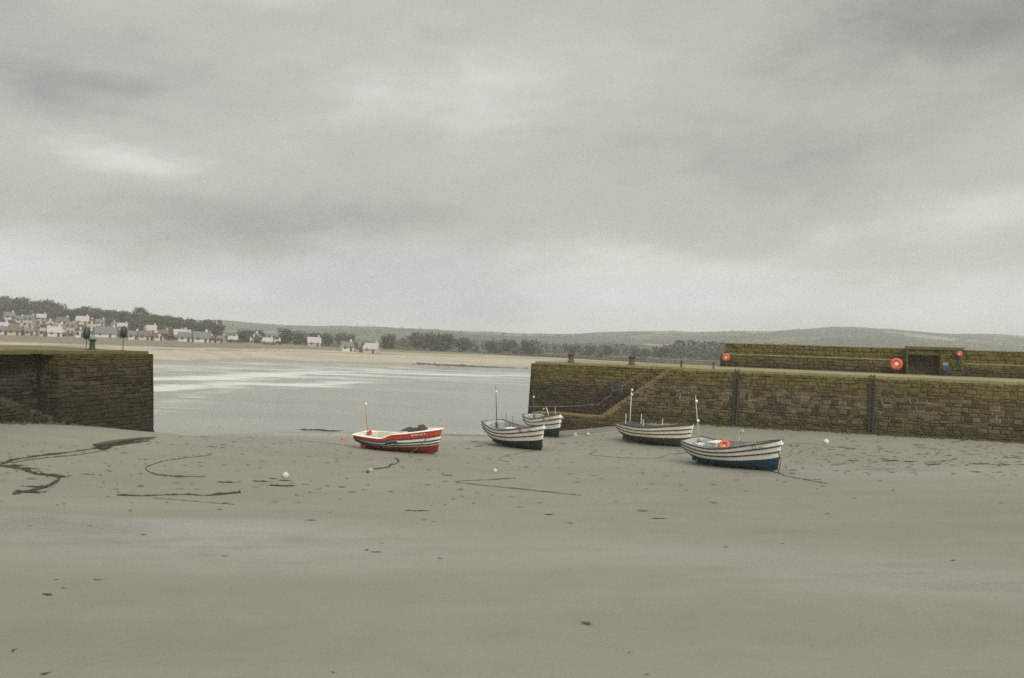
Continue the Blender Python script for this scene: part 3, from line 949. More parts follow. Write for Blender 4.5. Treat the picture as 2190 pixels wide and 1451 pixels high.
bollard(quay_spot(1221, SB + 1.2), .27, .82, 'stout rusty iron bollard nearest the seaward end of the quay')
bollard(quay_spot(1351, SB + 1.2), .27, .80, 'stout rusty iron bollard on the quay beside the head of the stair')


def slim_post(p, h, label):
    e = empty('mooring_post', p); tag(e, label, 'post', 'slim iron posts on the quay edge')
    mb = MB(); mb.lathe([(.14, 0), (.14, .05), (.095, .08), (.09, h - .1), (.1, h - .08)], (0, 0, 0), 10); mb.build('shaft', M['iron'], e, True)
    mb = MB(); mb.lathe([(.1, h - .08), (.13, h - .05), (.11, h), (.04, h + .03)], (0, 0, 0), 10); mb.build('cap', M['iron'], e, True)


slim_post(quay_spot(1457, 1.0), .62, 'slim dark iron post midway between the stair and the sea wall')
slim_post(quay_spot(1526, 2.2), .55, 'short thin iron post at the foot of the sea wall end')
# stanchions with a rope behind the head of the stair
fence = empty('rope_fence', quay_spot(1400, 3.2)); tag(fence, 'thin stanchions strung with rope along the quay behind the stair head', 'fence')
tops = []
for u in (1290, 1345, 1385, 1425, 1465, 1500):
    p = quay_spot(u, 3.2); mb = MB(); mb.tube([p, p + Z3 * .85], .022, 5); loc(fence, mb).build('stanchion', M['rail'], fence); tops.append(p)
for hgt in (.8, .45):
    mb = MB(); pts = []
    for a, b_ in zip(tops[:-1], tops[1:]):
        for k in range(5): pts.append(a.lerp(b_, k / 5) + Z3 * (hgt - .25 * (k / 5) * (1 - k / 5)))
    mb.tube(pts + [tops[-1] + Z3 * hgt], .012, 4); loc(fence, mb).build('rope', M['rail'], fence)

M['orange'] = simple('orange_float', (0.58, 0.085, 0.035), 0.6, 0.4, 4)
M['palebuoy'] = simple('sunned_orange', (0.60, 0.14, 0.075), 0.5, 0.2, 5)
M['pale'] = simple('faded_plastic', (0.72, 0.55, 0.46), 0.5, 0.2, 5)


def lifebuoy(u, v, Rr, off, label, lean=0.0):
    """ring in its round housing, hung on the wall face"""
    w, z = along(QA, QD, u, v, -off, QN)
    p = QA + QD * w - QN * off + Z3 * z
    e = empty('lifebuoy', p); tag(e, label, 'lifebuoy', 'orange lifebuoys hung on the sea wall')
    Mr = Matrix((QD, Z3, QN)).transposed()
    mb = MB(); mb.torus((0, 0, 0), Rr * .68, Rr * .32, 22, 8, 0, Mr); mb.build('ring', M['orange'], e, True)
    for a in range(4):
        mb = MB(); th = math.pi / 4 + a * math.pi / 2
        q = Mr @ Vector((math.cos(th) * Rr * .68, math.sin(th) * Rr * .68, 0)); t = Mr @ Vector((-math.sin(th), math.cos(th), 0))
        mb.tube([q - t * Rr * .1, q + t * Rr * .1], Rr * .335, 10)
        mb.build('band', M['palebuoy'], e)
    mb = MB(); mb.lathe([(Rr * .40, -.04), (Rr * .36, Rr * .28), (Rr * .2, Rr * .33)], (0, 0, 0), 14, 0, Mr); mb.build('housing', M['pale'], e)
    mb = MB(); mb.box((0, 0, -Rr - .35), (.12, .12, .75)); mb.box((0, -.0, 0), (.1, .1, Rr * 1.2)); 
    mb.v = [tuple(Vector(a) - QN * .22) for a in mb.v]
    mb.build('bracket', M['ladder'], e)


lifebuoy(1917, 779, .52, PO - .75, 'large orange lifebuoy ring left of the dark gateway')
lifebuoy(1553, 765, .36, PO - .45, 'orange lifebuoy ring at the far left end of the sea wall')
lifebuoy(2052, 757, .23, PO - .8, 'small orange lifebuoy ring high at the right corner of the gateway')
w, z = along(QA, QD, 2022, 788, -(PO - .58), QN)
e = empty('notice_board', QA + QD * w - QN * (PO - .58) + Z3 * z); tag(e, 'small blue notice plate right of the gateway opening', 'sign')
mb = MB(); q = Vector((0, 0, 0))
mb.prism([QD * -.18 - Z3 * .2, QD * .18 - Z3 * .2, QD * .18 + Z3 * .2, QD * -.18 + Z3 * .2], QN * .04); mb.build('plate', simple('blue_enamel', (0.03, 0.06, 0.20), .4, .2, 4), e)
mb = MB(); mb.prism([QD * -.2 + Z3 * .22, QD * .2 + Z3 * .22, QD * .2 + Z3 * .5, QD * -.2 + Z3 * .5], QN * .03); mb.build('header_plate', simple('grey_plate', (0.22, 0.24, 0.24), .5, .2, 4), e)

mb = MB()
ch = [lq(LR + .01, BATTER * z + k, z) for k, z in ((.02, -.6), (.02, TOPZ - .2), (LSB + .5, TOPZ - .2), (LSB + .5, -.6))]
mb.prism(ch, LD * -.15); loc(pier, mb).build('recess_cheek', M['pier'], pier)
# lamps on the left pier
def pier_spot(u, off):
    w, _ = along(LA, LD, u, 748, -off, LN); return LA + LD * w - LN * off + Z3 * (TOPZ + .12 * (off - .9) / 8)
bollard(pier_spot(197, 2.4), .2, .78, 'dark iron bollard on top of the left pier', 'iron bollards on the pier', 'ladder')
for u, off, hh, lab in [(184, 2.2, 1.15, 'dark beacon lantern on a pole above the left pier bollard'), (263, 1.6, 1.35, 'dark beacon lantern on a pole nearest the tip of the left pier')]:
    p = pier_spot(u, off); e = empty('harbour_light', p); tag(e, lab, 'harbour light', 'harbour lights on the left pier')
    mb = MB(); mb.lathe([(.09, 0), (.09, .04), (.03, .06), (.028, hh)], (0, 0, 0), 8); mb.build('pole', M['ladder'], e, True)
    mb = MB(); mb.lathe([(.1, hh - .42), (.21, hh - .32), (.235, hh - .05), (.21, hh + .2), (.15, hh + .34), (.05, hh + .42)], (0, 0, 0), 12); mb.build('lantern', simple('dark_lantern', (0.02, 0.028, 0.04), .5, .3, 5), e, True)

# weedy rubble and fallen stone along the feet of both walls
rn = random.Random(77); mb = MB()
for i in range(520):
    if i < 360: w = rn.uniform(4, 46); c = QA + QD * w + QN * (.1 + abs(rn.gauss(0, .35)))
    else: w = rn.uniform(-.6, 20); c = LA + LD * w + LN * (.1 + abs(rn.gauss(0, .3)))
    s = rn.uniform(.05, .2); z = gz(c.x, c.y)
    mb.box((c.x, c.y, z + s * .2), (s * rn.uniform(1, 2.2), s * rn.uniform(.8, 1.6), s * rn.uniform(.6, 1.2)), 0, rn.uniform(0, 3), rn.uniform(.5, .8))
o = mb.build('rubble', simple('weedy_rubble', (.06, .052, .03), .9, .5, 3, bump=.05)); tag(o, 'weedy stones and rubble along the feet of the harbour walls', 'rubble', None, 'stuff')


def proj(p):
    d = Vector(p) - EYE
    z = d.dot(_F)
    return CU + FPX * d.dot(_RT) / z, CV - FPX * d.dot(_UP) / z


# ------------------------------------------------------------------ boats
def paint(name, col, rough=0.45, grime=0.35):
    m, nt, b = new_mat(name)
    tc = m.node_tree.nodes.new('ShaderNodeTexCoord').outputs['Object']
    x, y, z = nt.sep(tc)
    run = nt.noise(nt.comb(nt.math('MULTIPLY', x, 5.0), nt.math('MULTIPLY', y, 5.0), nt.math('MULTIPLY', z, 0.9)), 1.0, 5, 0.65)
    sc_ = nt.noise(tc, 2.2, 5, 0.65); f = nt.noise(tc, 18.0, 4, 0.7)
    c = nt.mix(nt.math('MULTIPLY', nt.ramp(run, 0.5, 0.75), grime), col, tuple(v * .45 + g for v, g in zip(col, (.035, .028, .015))))
    c = nt.mix(nt.math('MULTIPLY', nt.ramp(sc_, 0.5, 0.75), grime * .7), c, tuple(v * .6 + .02 for v in col))
    c = nt.mix(nt.math('MULTIPLY', nt.ramp(f, 0.62, 0.75), grime), c, (.10, .09, .07))
    nt.put(b.inputs['Base Color'], c)
    nt.put(b.inputs['Roughness'], nt.ramp(sc_, .3, .7, rough - .1, rough + .2))
    nt.put(b.inputs['Normal'], nt.bump(sc_, 0.25, 0.03))
    return m


PW = paint('white_boat_paint', (0.90, 0.87, 0.78), .5, .2)
PCREAM = paint('cream_boat_paint', (0.88, 0.83, 0.66), .5, .22)
PRED = paint('red_boat_paint', (0.50, 0.045, 0.028), .45, .3)
PBLK = paint('black_rubber_strake', (0.022, 0.022, 0.024), .6, .2)
PBLUE = paint('blue_green_antifouling', (0.008, 0.055, 0.085), .6, .35)
PDKGREEN = paint('dark_green_antifouling', (0.012, 0.032, 0.030), .65, .4)
PMUD = paint('muddy_antifouling', (0.045, 0.045, 0.034), .7, .5)
PREDB = paint('dull_red_antifouling', (0.20, 0.022, 0.020), .7, .5)
PDECK = paint('grey_blue_deck', (0.30, 0.325, 0.31), .7, .4)
PBUFF = paint('pale_deck', (0.55, 0.52, 0.44), .7, .45)
PALU = simple('mast_metal', (0.42, 0.41, 0.38), .4, .2, 8)
PRUSTP = simple('red_pole_paint', (0.38, 0.10, 0.07), .6, .3, 8)
PDKPOLE = simple('dark_pole_paint', (0.07, 0.07, 0.065), .6, .3, 8)
PGLASS = simple('lamp_glass', (0.75, 0.75, 0.72), .2, .1, 8)
PTARP = simple('black_tarpaulin', (0.018, 0.02, 0.022), .65, .4, 5, bump=.04)
PTHW = paint('white_thwart', (0.62, 0.61, 0.56), .6, .4)
PROPE = simple('old_rope', (0.09, 0.075, 0.05), .9, .4, 12)


class Hull:
    def __init__(self, L, B, H, bow=.42, stern=.10, step=None):
        self.L, self.B, self.H, self.bow, self.stern, self.step = L, B, H, bow, stern, step

    def half(self, s):
        if s < .45: f = .72 + .28 * math.sin(math.pi / 2 * s / .45)
        else: f = max(0.0, 1 - ((s - .45) / .55) ** 2.5) ** .82
        return max(.035, self.B / 2 * f)

    def sheer(self, s):
        z = self.H * (1 + self.stern * max(0, 1 - s / .4) ** 2 + self.bow * max(0, (s - .35) / .65) ** 1.7)
        if self.step:
            a, b_, h = self.step
            z += h * float(smooth01(a, b_, s))
        return z

    def keel(self, s):
        k = .30 * self.H * max(0, 1 - s / .28) ** 1.6
        return k + .10 + .16 * max(0, (s - .86) / .14) ** 2

    def pt(self, s, t, out=0.0, side=-1):
        zk, zs = self.keel(s), self.sheer(s)
        bowk = .8 * float(smooth01(.6, 1.0, s))
        g = (1 - (1 - t) ** 2.6) ** .52 if t > 0 else 0
        v = t ** 1.15
        f = g * (1 - bowk) + v * bowk
        b = self.half(s)
        y = b * f + out
        x = (s - .5) * self.L + float(smooth01(.78, 1.0, s)) * (t - .15) * .42 * self.L / 7 * 1.0
        x -= float(smooth01(.12, 0.0, s)) * (1 - t) * -.18
        return Vector((x, side * y, zk + (zs - zk) * t))


def make_boat(h, cols, wl=.40, strakes=(.80, .60), name_label=None, deckmat=None, top_t=None):
    """cols: dict(top, bottom, strake, gun, band) -> Empty with hull, strakes, gunwale, deck, well and skeg"""
    root = empty('motor_boat')
    NS, NTT = 44, 18
    ss = [i / NS for i in range(NS + 1)]
    ts = sorted(set([i / NTT for i in range(NTT + 1)] + [wl] + ([top_t] if top_t else [])))
    mb = MB()
    idx = {}
    for side in (-1, 1):
        for i, s in enumerate(ss):
            for j, t in enumerate(ts):
                if t == 0 and side == 1: idx[(side, i, j)] = idx[(-1, i, j)]; continue
                idx[(side, i, j)] = len(mb.v); mb.v.append(tuple(h.pt(s, t, 0, side)))
        for i in range(NS):
            for j in range(len(ts) - 1):
                q = [idx[(side, i, j)], idx[(side, i + 1, j)], idx[(side, i + 1, j + 1)], idx[(side, i, j + 1)]]
                if side == 1: q = q[::-1]
                mid = (ts[j] + ts[j + 1]) / 2
                mb.f.append(q); mb.m.append(1 if mid < wl else (2 if top_t and mid > top_t else 0))
    for i in (0, NS):           # transom and stem closing faces
        for j in range(len(ts) - 1):
            q = [idx[(-1, i, j)], idx[(-1, i, j + 1)], idx[(1, i, j + 1)], idx[(1, i, j)]]
            mid = (ts[j] + ts[j + 1]) / 2
            mb.f.append(q if i == 0 else q[::-1]); mb.m.append(1 if mid < wl else (2 if top_t and mid > top_t else 0))
    mb.build('hull', [cols['top'], cols['bottom'], cols.get('band', cols['top'])], root, True)
    # keel and skeg
    mb = MB()
    pts = [(-.44 * h.L, .0), (-.25 * h.L, .0), (.40 * h.L, .02), (.47 * h.L, .22), (.30 * h.L, .2), (-.25 * h.L, .16), (-.40 * h.L, .45), (-.44 * h.L, .45)]
    mb.prism([(x, -.05, z) for x, z in pts], (0, .10, 0)); mb.build('keel', cols['bottom'], root)
    # rudder
    mb = MB()
    mb.prism([(-.50 * h.L - .02, -.03, .08), (-.455 * h.L, -.03, .05), (-.455 * h.L, -.03, h.H * .62), (-.50 * h.L + .02, -.03, h.H * .62)], (0, .06, 0))
    mb.build('rudder', cols.get('rudder', cols['bottom']), root)
    # rubbing strakes, run round both sides and across the transom
    def run(t, r, flat, name, mat, zoff=0.0, s0=0.0):
        mb = MB()
        for side in (-1, 1):
            P = [h.pt(s0 + (1 - s0) * i / 40, t, .012, side) + Vector((0, 0, zoff)) for i in range(41)]
            mb.tube(P, r, 6, 0, flat)
        if s0 == 0: mb.tube([h.pt(0, t, .01, -1) + Vector((-.01, 0, zoff)), h.pt(0, t, .01, 1) + Vector((-.01, 0, zoff))], r, 6, 0, flat)
        return mb.build(name, mat, root)
    for t in strakes: run(t, .062, .72, 'rubbing_strake', cols['strake'])
    run(1.0, .068, .7, 'gunwale', cols['gun'], -.01)
    # decks: side deck ring, foredeck, stern deck
    dm = deckmat or PDECK
    mb = MB(); fs_, as_ = .70, .10
    def inner(s):
        k = float(smooth01(as_ - .02, as_ + .05, s)) * (1 - float(smooth01(fs_ - .05, fs_ + .02, s)))
        b = h.half(s); return max(0.0, (b - .24)) * k
    prev = None
    rows = []
    for i in range(41):
        s = i / 40; o_ = h.pt(s, .985, -.01, -1); zi = o_.z + .015
        rows.append((o_, Vector((o_.x, -inner(s), zi + .03 * (1 - inner(s) / max(.1, h.half(s))))), Vector((o_.x, inner(s), zi + .03 * (1 - inner(s) / max(.1, h.half(s))))), Vector((o_.x, -o_.y, o_.z))))
    for r in rows: mb.v.extend([tuple(p) for p in r])
    for i in range(40):
        for k in (0, 1, 2):
            if k == 1 and inner(i / 40) > .02 and inner((i + 1) / 40) > .02: continue
            mb.f.append([i * 4 + k, i * 4 + k + 4, i * 4 + k + 5, i * 4 + k + 1][::-1]); mb.m.append(0)
    mb.build('deck', dm, root)
    mb = MB(); fl = h.H * .42
    for i in range(40):
        s, s2 = i / 40, (i + 1) / 40
        a, b_ = inner(s), inner(s2)
        if a < .02 and b_ < .02: continue
        x1, x2 = rows[i][1].x, rows[i + 1][1].x; z1, z2 = rows[i][1].z, rows[i + 1][1].z
        for sd in (-1, 1):
            mb.add([(x1, sd * a, z1 + .05), (x2, sd * b_, z2 + .05), (x2, sd * b_ * .92, fl), (x1, sd * a * .92, fl)], [(0, 1, 2, 3)])
        mb.add([(x1, -a * .92, fl), (x2, -b_ * .92, fl), (x2, b_ * .92, fl), (x1, a * .92, fl)], [(0, 1, 2, 3)])
    mb.build('well', cols.get('well', PDECK), root)
    for s in (.24, .42, .56):
        mb = MB(); b = inner(s); mb.box(((s - .5) * h.L, 0, h.H * .74), (.28, 2 * b + .08, .05)); mb.build('thwart', PTHW, root)
    return root, inner


def mast(root, h, s, ht, mat, lean=0.0, lamps=((.93,), (.6,)), y=0.0, k=1.0):
    z0 = h.H * .55; x = (s - .5) * h.L; top = h.sheer(s) + ht
    mb = MB(); mb.tube([(x, y, z0), (x + lean * .5, y, (z0 + top) / 2), (x + lean, y, top)], [.04 * k, .033 * k, .022 * k], 7)
    m_ = mb.build('mast', mat, root, True)
    for (f,) in lamps:
        z = z0 + (top - z0) * f; mb = MB()
        mb.lathe([(.03, z - .08), (.075, z - .06), (.075, z + .05), (.03, z + .09)], (x + lean * f + .06, y, 0), 9); mb.build('lamp', PGLASS, m_, True)
    return m_


def grab_rail(root, h, s, y, ht, lean, mat=None):
    mb = MB(); x = (s - .5) * h.L; z = h.sheer(s) - .1
    mb.tube([(x, y, z), (x + lean * .35, y, z + ht * .5), (x + lean * .75, y, z + ht * .9), (x + lean, y, z + ht), (x + lean * 1.25, y, z + ht * .93)], .035, 6)
    mb.build('grab_rail', mat or PTHW, root, True)


def badge(root, h, s, t, r=.12, col=None):
    n = (h.pt(s, t + .02) - h.pt(s, t - .02)).cross(h.pt(s + .01, t) - h.pt(s - .01, t)).normalized()
    if n.y > 0: n = -n
    q = n.to_track_quat('Z', 'Y').to_matrix(); p = h.pt(s, t) + n * .02
    mb = MB(); mb.lathe([(r * .98, -.02), (r * .98, .01), (r * .3, .018)], p, 16, 0, q); b_ = mb.build('bow_badge', PW, root)
    mb = MB(); mb.torus(p + n * .012, r * .78, r * .24, 18, 6, 0, q); mb.build('badge_ring', col or simple('badge_red', (.42, .05, .035), .5, .2, 9), b_, True)


def bow_fender(root, h, t=.86, r=.085):
    mb = MB()
    P = [h.pt(s, t, .06, -1) for s in (.88, .92, .96, .985, 1.0)] + [h.pt(1.0, t, .0, -1) * 1.0 + Vector((.10, .03, 0))] + [h.pt(s, t, .06, 1) for s in (1.0, .985, .96, .92)]
    mb.tube(P, [r * .7, r, r * 1.05, r * 1.05, r * 1.05, r * 1.05, r * 1.05, r * 1.05, r, r * .7], 8); mb.build('bow_fender', PTHW, root, True)


def place(root, h, u0, u1, Y, vk, heel, pitch=0.0, sink=.05):
    """turn the boat about its own upright so that its two ends fall where they stand in the photo"""
    uc = (u0 + u1) / 2
    pts = [h.pt(s, t, 0, sd) for s in np.linspace(0, 1, 15) for t in (.2, .6, 1.0) for sd in (-1, 1)]
    azv = math.atan((uc - CU) / FPX); best = None
    c = at_y(uc, vk, Y); c.z = gz(c.x, c.y) - sink
    for th in np.linspace(0, 80, 161):
        Mx = Matrix.Rotation(-R(th) - azv, 4, 'Z') @ Matrix.Rotation(R(pitch), 4, 'Y') @ Matrix.Rotation(R(heel), 4, 'X')
        U = [proj(c + Mx @ p)[0] for p in pts]
        e_ = abs((max(U) - min(U)) - (u1 - u0))
        if best is None or e_ < best[0]: best = (e_, th, (max(U) + min(U)) / 2)
    th = best[1]; c = at_y(uc - (best[2] - uc), vk, Y)
    c.z = gz(c.x, c.y) - sink
    root.location = c; root.rotation_euler = (R(heel), R(pitch), -R(th) - azv)
    print('boat', u0, u1, 'heading', th, 'err', round(best[0], 2), [round(k, 2) for k in c])
    return root


def W(root, p):
    return Matrix.Translation(root.location) @ root.rotation_euler.to_matrix().to_4x4() @ Vector(p)


BOATS = 'open motor boats aground in the harbour'
white = dict(top=PW, bottom=PBLUE, strake=PBLK, gun=PBLK)
hE = Hull(7.0, 2.45, 1.22, .60, .16)
E, inE = make_boat(hE, white, .42, (.80, .61))
tag(E, 'white motor boat with black strakes, blue bottom and an orange ring in its well', 'boat', BOATS)
mast(E, hE, .10, 2.8, PALU, .0, ((.90,), (.55,))); grab_rail(E, hE, .46, .75, .95, .45); badge(E, hE, .845, .90, .13, simple('badge_ochre', (.35, .20, .08), .5, .2, 9)); bow_fender(E, hE)
mb = MB(); mb.box((-1.55, .25, .95), (.75, .8, .75), top=.9); mb.box((-1.55, .25, 1.345), (.82, .86, .05)); mb.build('engine_box', PTHW, E)
mb = MB(); mb.box((-2.45, -.35, 1.0), (.5, .6, .5), top=.9); mb.build('locker', PTHW, E)
mb = MB(); x0 = (.70 - .5) * hE.L; mb.box((x0 - .02, 0, hE.sheer(.7) - .22), (.05, 1.5, .50)); mb.build('cuddy_opening', PTARP, E)
place(E, hE, 1455, 1672, 53.6, 1000, 7, -1.4)

hD = Hull(7.0, 2.4, 1.28, .44, .10)
D, inD = make_boat(hD, dict(top=PCREAM, bottom=PMUD, strake=PBLK, gun=PBLK), .42, (.79, .60))
tag(D, 'cream motor boat with black strakes, black cover and four short poles, lying by the quay', 'boat', BOATS)
mast(D, hD, .10, 2.75, PTHW, .12, ((.97,), (.86,)))
for s, y in ((.14, -.7), (.20, .55), (.43, -.8), (.52, .6)):
    mb = MB(); x = (s - .5) * hD.L; mb.tube([(x, y, hD.H * .8), (x + .03, y, hD.sheer(s) + (.85 if s < .3 else .62))], .03, 6); mb.build('canopy_pole', PTHW, D)
mb = MB(); rows = []
for i in range(21):
    s = .03 + .95 * i / 20; b = hD.half(s) * .98; z = hD.sheer(s)
    rows.append([((s - .5) * hD.L + (.22 * float(smooth01(.78, 1, s))), b * k, z + .045 + (.06 + .03 * math.sin(i * 1.7)) * (1 - abs(k) ** 1.6) - (.11 if abs(k) == 1 else 0)) for k in (-1, -.9, -.5, 0, .5, .9, 1)])
for r in rows: mb.v.extend(r)
for i in range(20):
    for k in range(6): mb.f.append([i * 7 + k, i * 7 + k + 7, i * 7 + k + 8, i * 7 + k + 1][::-1]); mb.m.append(0)
mb.build('cover', PTARP, D, True)
place(D, hD, 1316, 1484, 69.0, 950, 0.0, -.3)

hB = Hull(7.0, 2.45, 1.34, .50, .24)
B_, inB = make_boat(hB, dict(top=PW, bottom=PDKGREEN, strake=PBLK, gun=PBLK), .42, (.80, .61))
tag(B_, 'white motor boat with black strakes and a tall dark mast, overlapping the boat behind it', 'boat', BOATS)
mast(B_, hB, .10, 2.9, PDKPOLE, .10, ((.86,),)); badge(B_, hB, .80, .90, .12); bow_fender(B_, hB)
mb = MB(); mb.box((-1.2, .2, 1.0), (.8, .8, .6), top=.9); mb.build('engine_box', PTHW, B_)
mb = MB(); mb.box((.72, 0, hB.sheer(.6) - .12), (.9, 1.4, .14), top=.8); mb.build('dark_hatch', PTARP, B_)
for s in (.16, .3):
    mb = MB(); x = (s - .5) * hB.L; mb.tube([(x, .6, hB.H * .8), (x, .6, hB.sheer(s) + .75)], .02, 5); mb.build('canopy_pole', PDKPOLE, B_)
place(B_, hB, 1031, 1165, 66.0, 957, 5, 0)

hC = Hull(6.8, 2.4, 1.46, .50, .12)
C_, inC = make_boat(hC, dict(top=PW, bottom=PDKGREEN, strake=PBLK, gun=PBLK), .42, (.80, .61))
tag(C_, 'white motor boat at the water edge, half hidden, with two white curved rails', 'boat', BOATS)
mast(C_, hC, .08, 2.2, PDKPOLE, .05, ((.8,),)); badge(C_, hC, .80, .90, .12); bow_fender(C_, hC)
grab_rail(C_, hC, .60, -.55, 1.0, .55); grab_rail(C_, hC, .38, .7, .95, -.7)
mb = MB(); mb.tube([((.88 - .5) * hC.L, 0, hC.sheer(.88)), ((.88 - .5) * hC.L, 0, hC.sheer(.88) + .7)], .03, 6); mb.build('bow_post', PALU, C_)
place(C_, hC, 1118, 1204, 78.5, 931, 3, 0)

hA = Hull(6.1, 2.2, 1.03, .46, .04, (.40, .56, .26))
A_, inA = make_boat(hA, dict(top=PW, bottom=PREDB, strake=PBLK, gun=PW, band=PRED, rudder=M['orange'], well=PBUFF), .34, (.72, .54, .41), deckmat=PBUFF, top_t=.735)
tag(A_, 'red and white motor boat with a raised bow, lying alone near the water edge', 'boat', BOATS)
mast(A_, hA, .10, 2.1, PRUSTP, -.18, ((.94,),), k=.65)
mb = MB(); mb.box((-2.35, .1, hA.sheer(.1) + .08), (.2, .24, .24), top=.6); mb.build('engine_cowl', PRED, A_)
mbl = MB(); mbl.tube([hA.pt(.76 + .0135 * i, .873, .004) for i in range(11)], .006, 4)   # the name: too small to read in the photo, a run of pale strokes
for i in range(9):
    s = .765 + .0135 * i; p0 = h0 = hA.pt(s, .85, .012); p1 = hA.pt(s, .90, .012)
    mb = MB(); mb.tube([p0, p1], .014, 5)
    if i % 2 == 0: mb.tube([p1, hA.pt(s + .009, .90, .012)], .013, 5)
    if i % 3 == 0: mb.tube([p0, hA.pt(s + .009, .845, .012)], .013, 5)
    mbl.add(mb.v, mb.f)
mbl.build('bow_lettering', PW, A_)
mb = MB()
mb.tube([hA.pt(s, .60, .03) for s in (.46, .50, .54, .58, .60)], .055, 6); mb.build('side_fender', PBLK, A_)
place(A_, hA, 755, 946, 59.0, 966, 5, -.5)

# loose gear lying in the boats
net = empty('net_heap', W(A_, ((.74 - .5) * hA.L, 0, hA.sheer(.74) + .03))); net.rotation_euler = A_.rotation_euler
tag(net, 'heap of dark netting on the foredeck of the red boat', 'netting')
mb = MB(); rn = random.Random(4)
NX, NY = 18, 9
for i in range(NX + 1):
    for j in range(NY + 1):
        x = -1.0 + 1.75 * i / NX; y = -.62 + 1.24 * j / NY
        e_ = max(0, 1 - (abs(y) / .62) ** 3) * max(0, 1 - (abs(x + .12) / .92) ** 4)
        z = e_ * (.10 + .10 * mnoise.noise((x * 3, y * 3, 1)) + .20 * math.exp(-((x - .48) / .22) ** 2) + .06 * rn.random())
        mb.v.append((x, y * (.9 - .2 * i / NX), z))
for i in range(NX):
    for j in range(NY): mb.f.append([i * (NY + 1) + j, (i + 1) * (NY + 1) + j, (i + 1) * (NY + 1) + j + 1, i * (NY + 1) + j + 1]); mb.m.append(0)
mb.build('netting', simple('dark_netting', (.03, .032, .032), .9, .5, 14, bump=.05), net)
mb = MB(); P = []
for k in range(40):
    a = k * .7; P.append((.35 + .22 * math.cos(a), .2 * math.sin(a), .2 + .004 * k))
mb.tube(P, .025, 5); mb.build('rope_coil', PROPE, net)

ringp = W(E, (-.72, .10, 1.22)); e = empty('lifebuoy', ringp); e.rotation_euler = (R(58), R(8), E.rotation_euler.z + R(15))
tag(e, 'bright orange ring standing in the well of the blue-bottomed boat', 'lifebuoy')
mb = MB(); mb.torus((0, 0, 0), .235, .12, 22, 9); mb.build('ring', simple('vivid_orange', (.62, .095, .03), .5, .25, 5), e, True)
for a in range(4):
    mb = MB(); th = a * math.pi / 2 + .5; mb.tube([Vector((math.cos(th) * .235 - math.sin(th) * -.035, math.sin(th) * .235 + math.cos(th) * -.035, 0)), Vector((math.cos(th) * .235 - math.sin(th) * .035, math.sin(th) * .235 + math.cos(th) * .035, 0))], .126, 9)
    mb.build('band', M['palebuoy'], e)

# ------------------------------------------------------------------ mooring chains and ropes on the sand
M['weed'] = simple('dark_seaweed', (.035, .030, .016), .75, .5, 8, bump=.05)
M['chain'] = simple('mooring_chain', (.075, .066, .048), .8, .4, 12)


def spline(P, n):
    out = []
    for i in range(len(P) - 1):
        p0, p1, p2, p3 = P[max(i - 1, 0)], P[i], P[i + 1], P[min(i + 2, len(P) - 1)]
        for k in range(n):
            t = k / n
            out.append(0.5 * ((2 * p1) + (p2 - p0) * t + (2 * p0 - 5 * p1 + 4 * p2 - p3) * t * t + (3 * p1 - p0 - 3 * p2 + p3) * t ** 3))
    out.append(P[-1]); return out


def sandline(name, pix, r, label, cat='mooring rope', mat='chain', jit=.02, seed=0, weeds=None, lift=.5):
    rn = random.Random(seed + len(pix))
    P = [p if isinstance(p, Vector) else on_sand(*p) for p in pix]
    S = spline(P, 9)
    Q, rr = [], []
    for i, p in enumerate(S):
        free = isinstance(pix[0], Vector) and i < 9 or isinstance(pix[-1], Vector) and i > len(S) - 10
        x, y = p.x + rn.uniform(-jit, jit), p.y + rn.uniform(-jit, jit) * 2
        base = gz(x, y) + float(relief(np.array([[x]]), np.array([[y]]))[0, 0]) if y < 85 else gz(x, y)
        rad = r if weeds is None else r * (weeds(i / (len(S) - 1)))
        rad *= rn.uniform(.55, 1.45) * .52
        Q.append(Vector((x, y, max(p.z, base + rad * lift) if free else base + rad * lift * .9))); rr.append(rad)
    mb = MB(); mb.tube(Q, rr, 6, 0, .8)
    o = mb.build(name, M[mat], None, False, True)
    return tag(o, label, cat, 'mooring lines lying on the sand')


sandline('mooring_chain', [(318, 944), (215, 958), (120, 971), (50, 981), (12, 991), (2, 998), (40, 1004), (78, 1014), (120, 1020), (124, 1028), (98, 1042), (70, 1051), (30, 1058)], .10,
         'heavy weed-hung chain zigzagging across the sand below the left pier', 'mooring chain', 'weed', .03, 1,
         lambda f: .8 + .5 * math.sin(f * 26) ** 2)
sandline('mooring_rope', [(225, 963), (150, 975), (80, 982), (25, 992)], .05, 'thin line running beside the heavy chain below the left pier', seed=2)
sandline('mooring_rope', [(450, 975), (400, 980), (352, 987), (320, 997), (312, 1004), (330, 1014), (372, 1019), (440, 1019)], .055, 'dark rope bent in a wide hook on the sand right of the left pier', seed=3, weeds=lambda f: 1.8 if .68 < f < .9 else 1.0)
sandline('mooring_rope', [(250, 1060), (300, 1062), (350, 1060), (400, 1059), (450, 1060), (512, 1055)], .055, 'long weedy rope lying level on the sand at the lower left', seed=4, mat='weed', weeds=lambda f: 1.0 + .7 * math.sin(f * 17) ** 2 + (f > .8) * .6)
sandline('mooring_rope', [(328, 1066), (380, 1070), (440, 1076), (502, 1080)], .035, 'thin rope just in front of the long weedy rope at the lower left', seed=5)
bowA = W(A_, hA.pt(.9, .74, .03))
sandline('mooring_rope', [on_sand(845, 981), (852, 987), (848, 993), (835, 995), (832, 999), (812, 1003), (790, 1006), (785, 1014)], .06, 'rope wriggling over the sand in front of the red boat', seed=6, mat='weed', weeds=lambda f: 1.2 + .6 * math.sin(f * 11) ** 2)
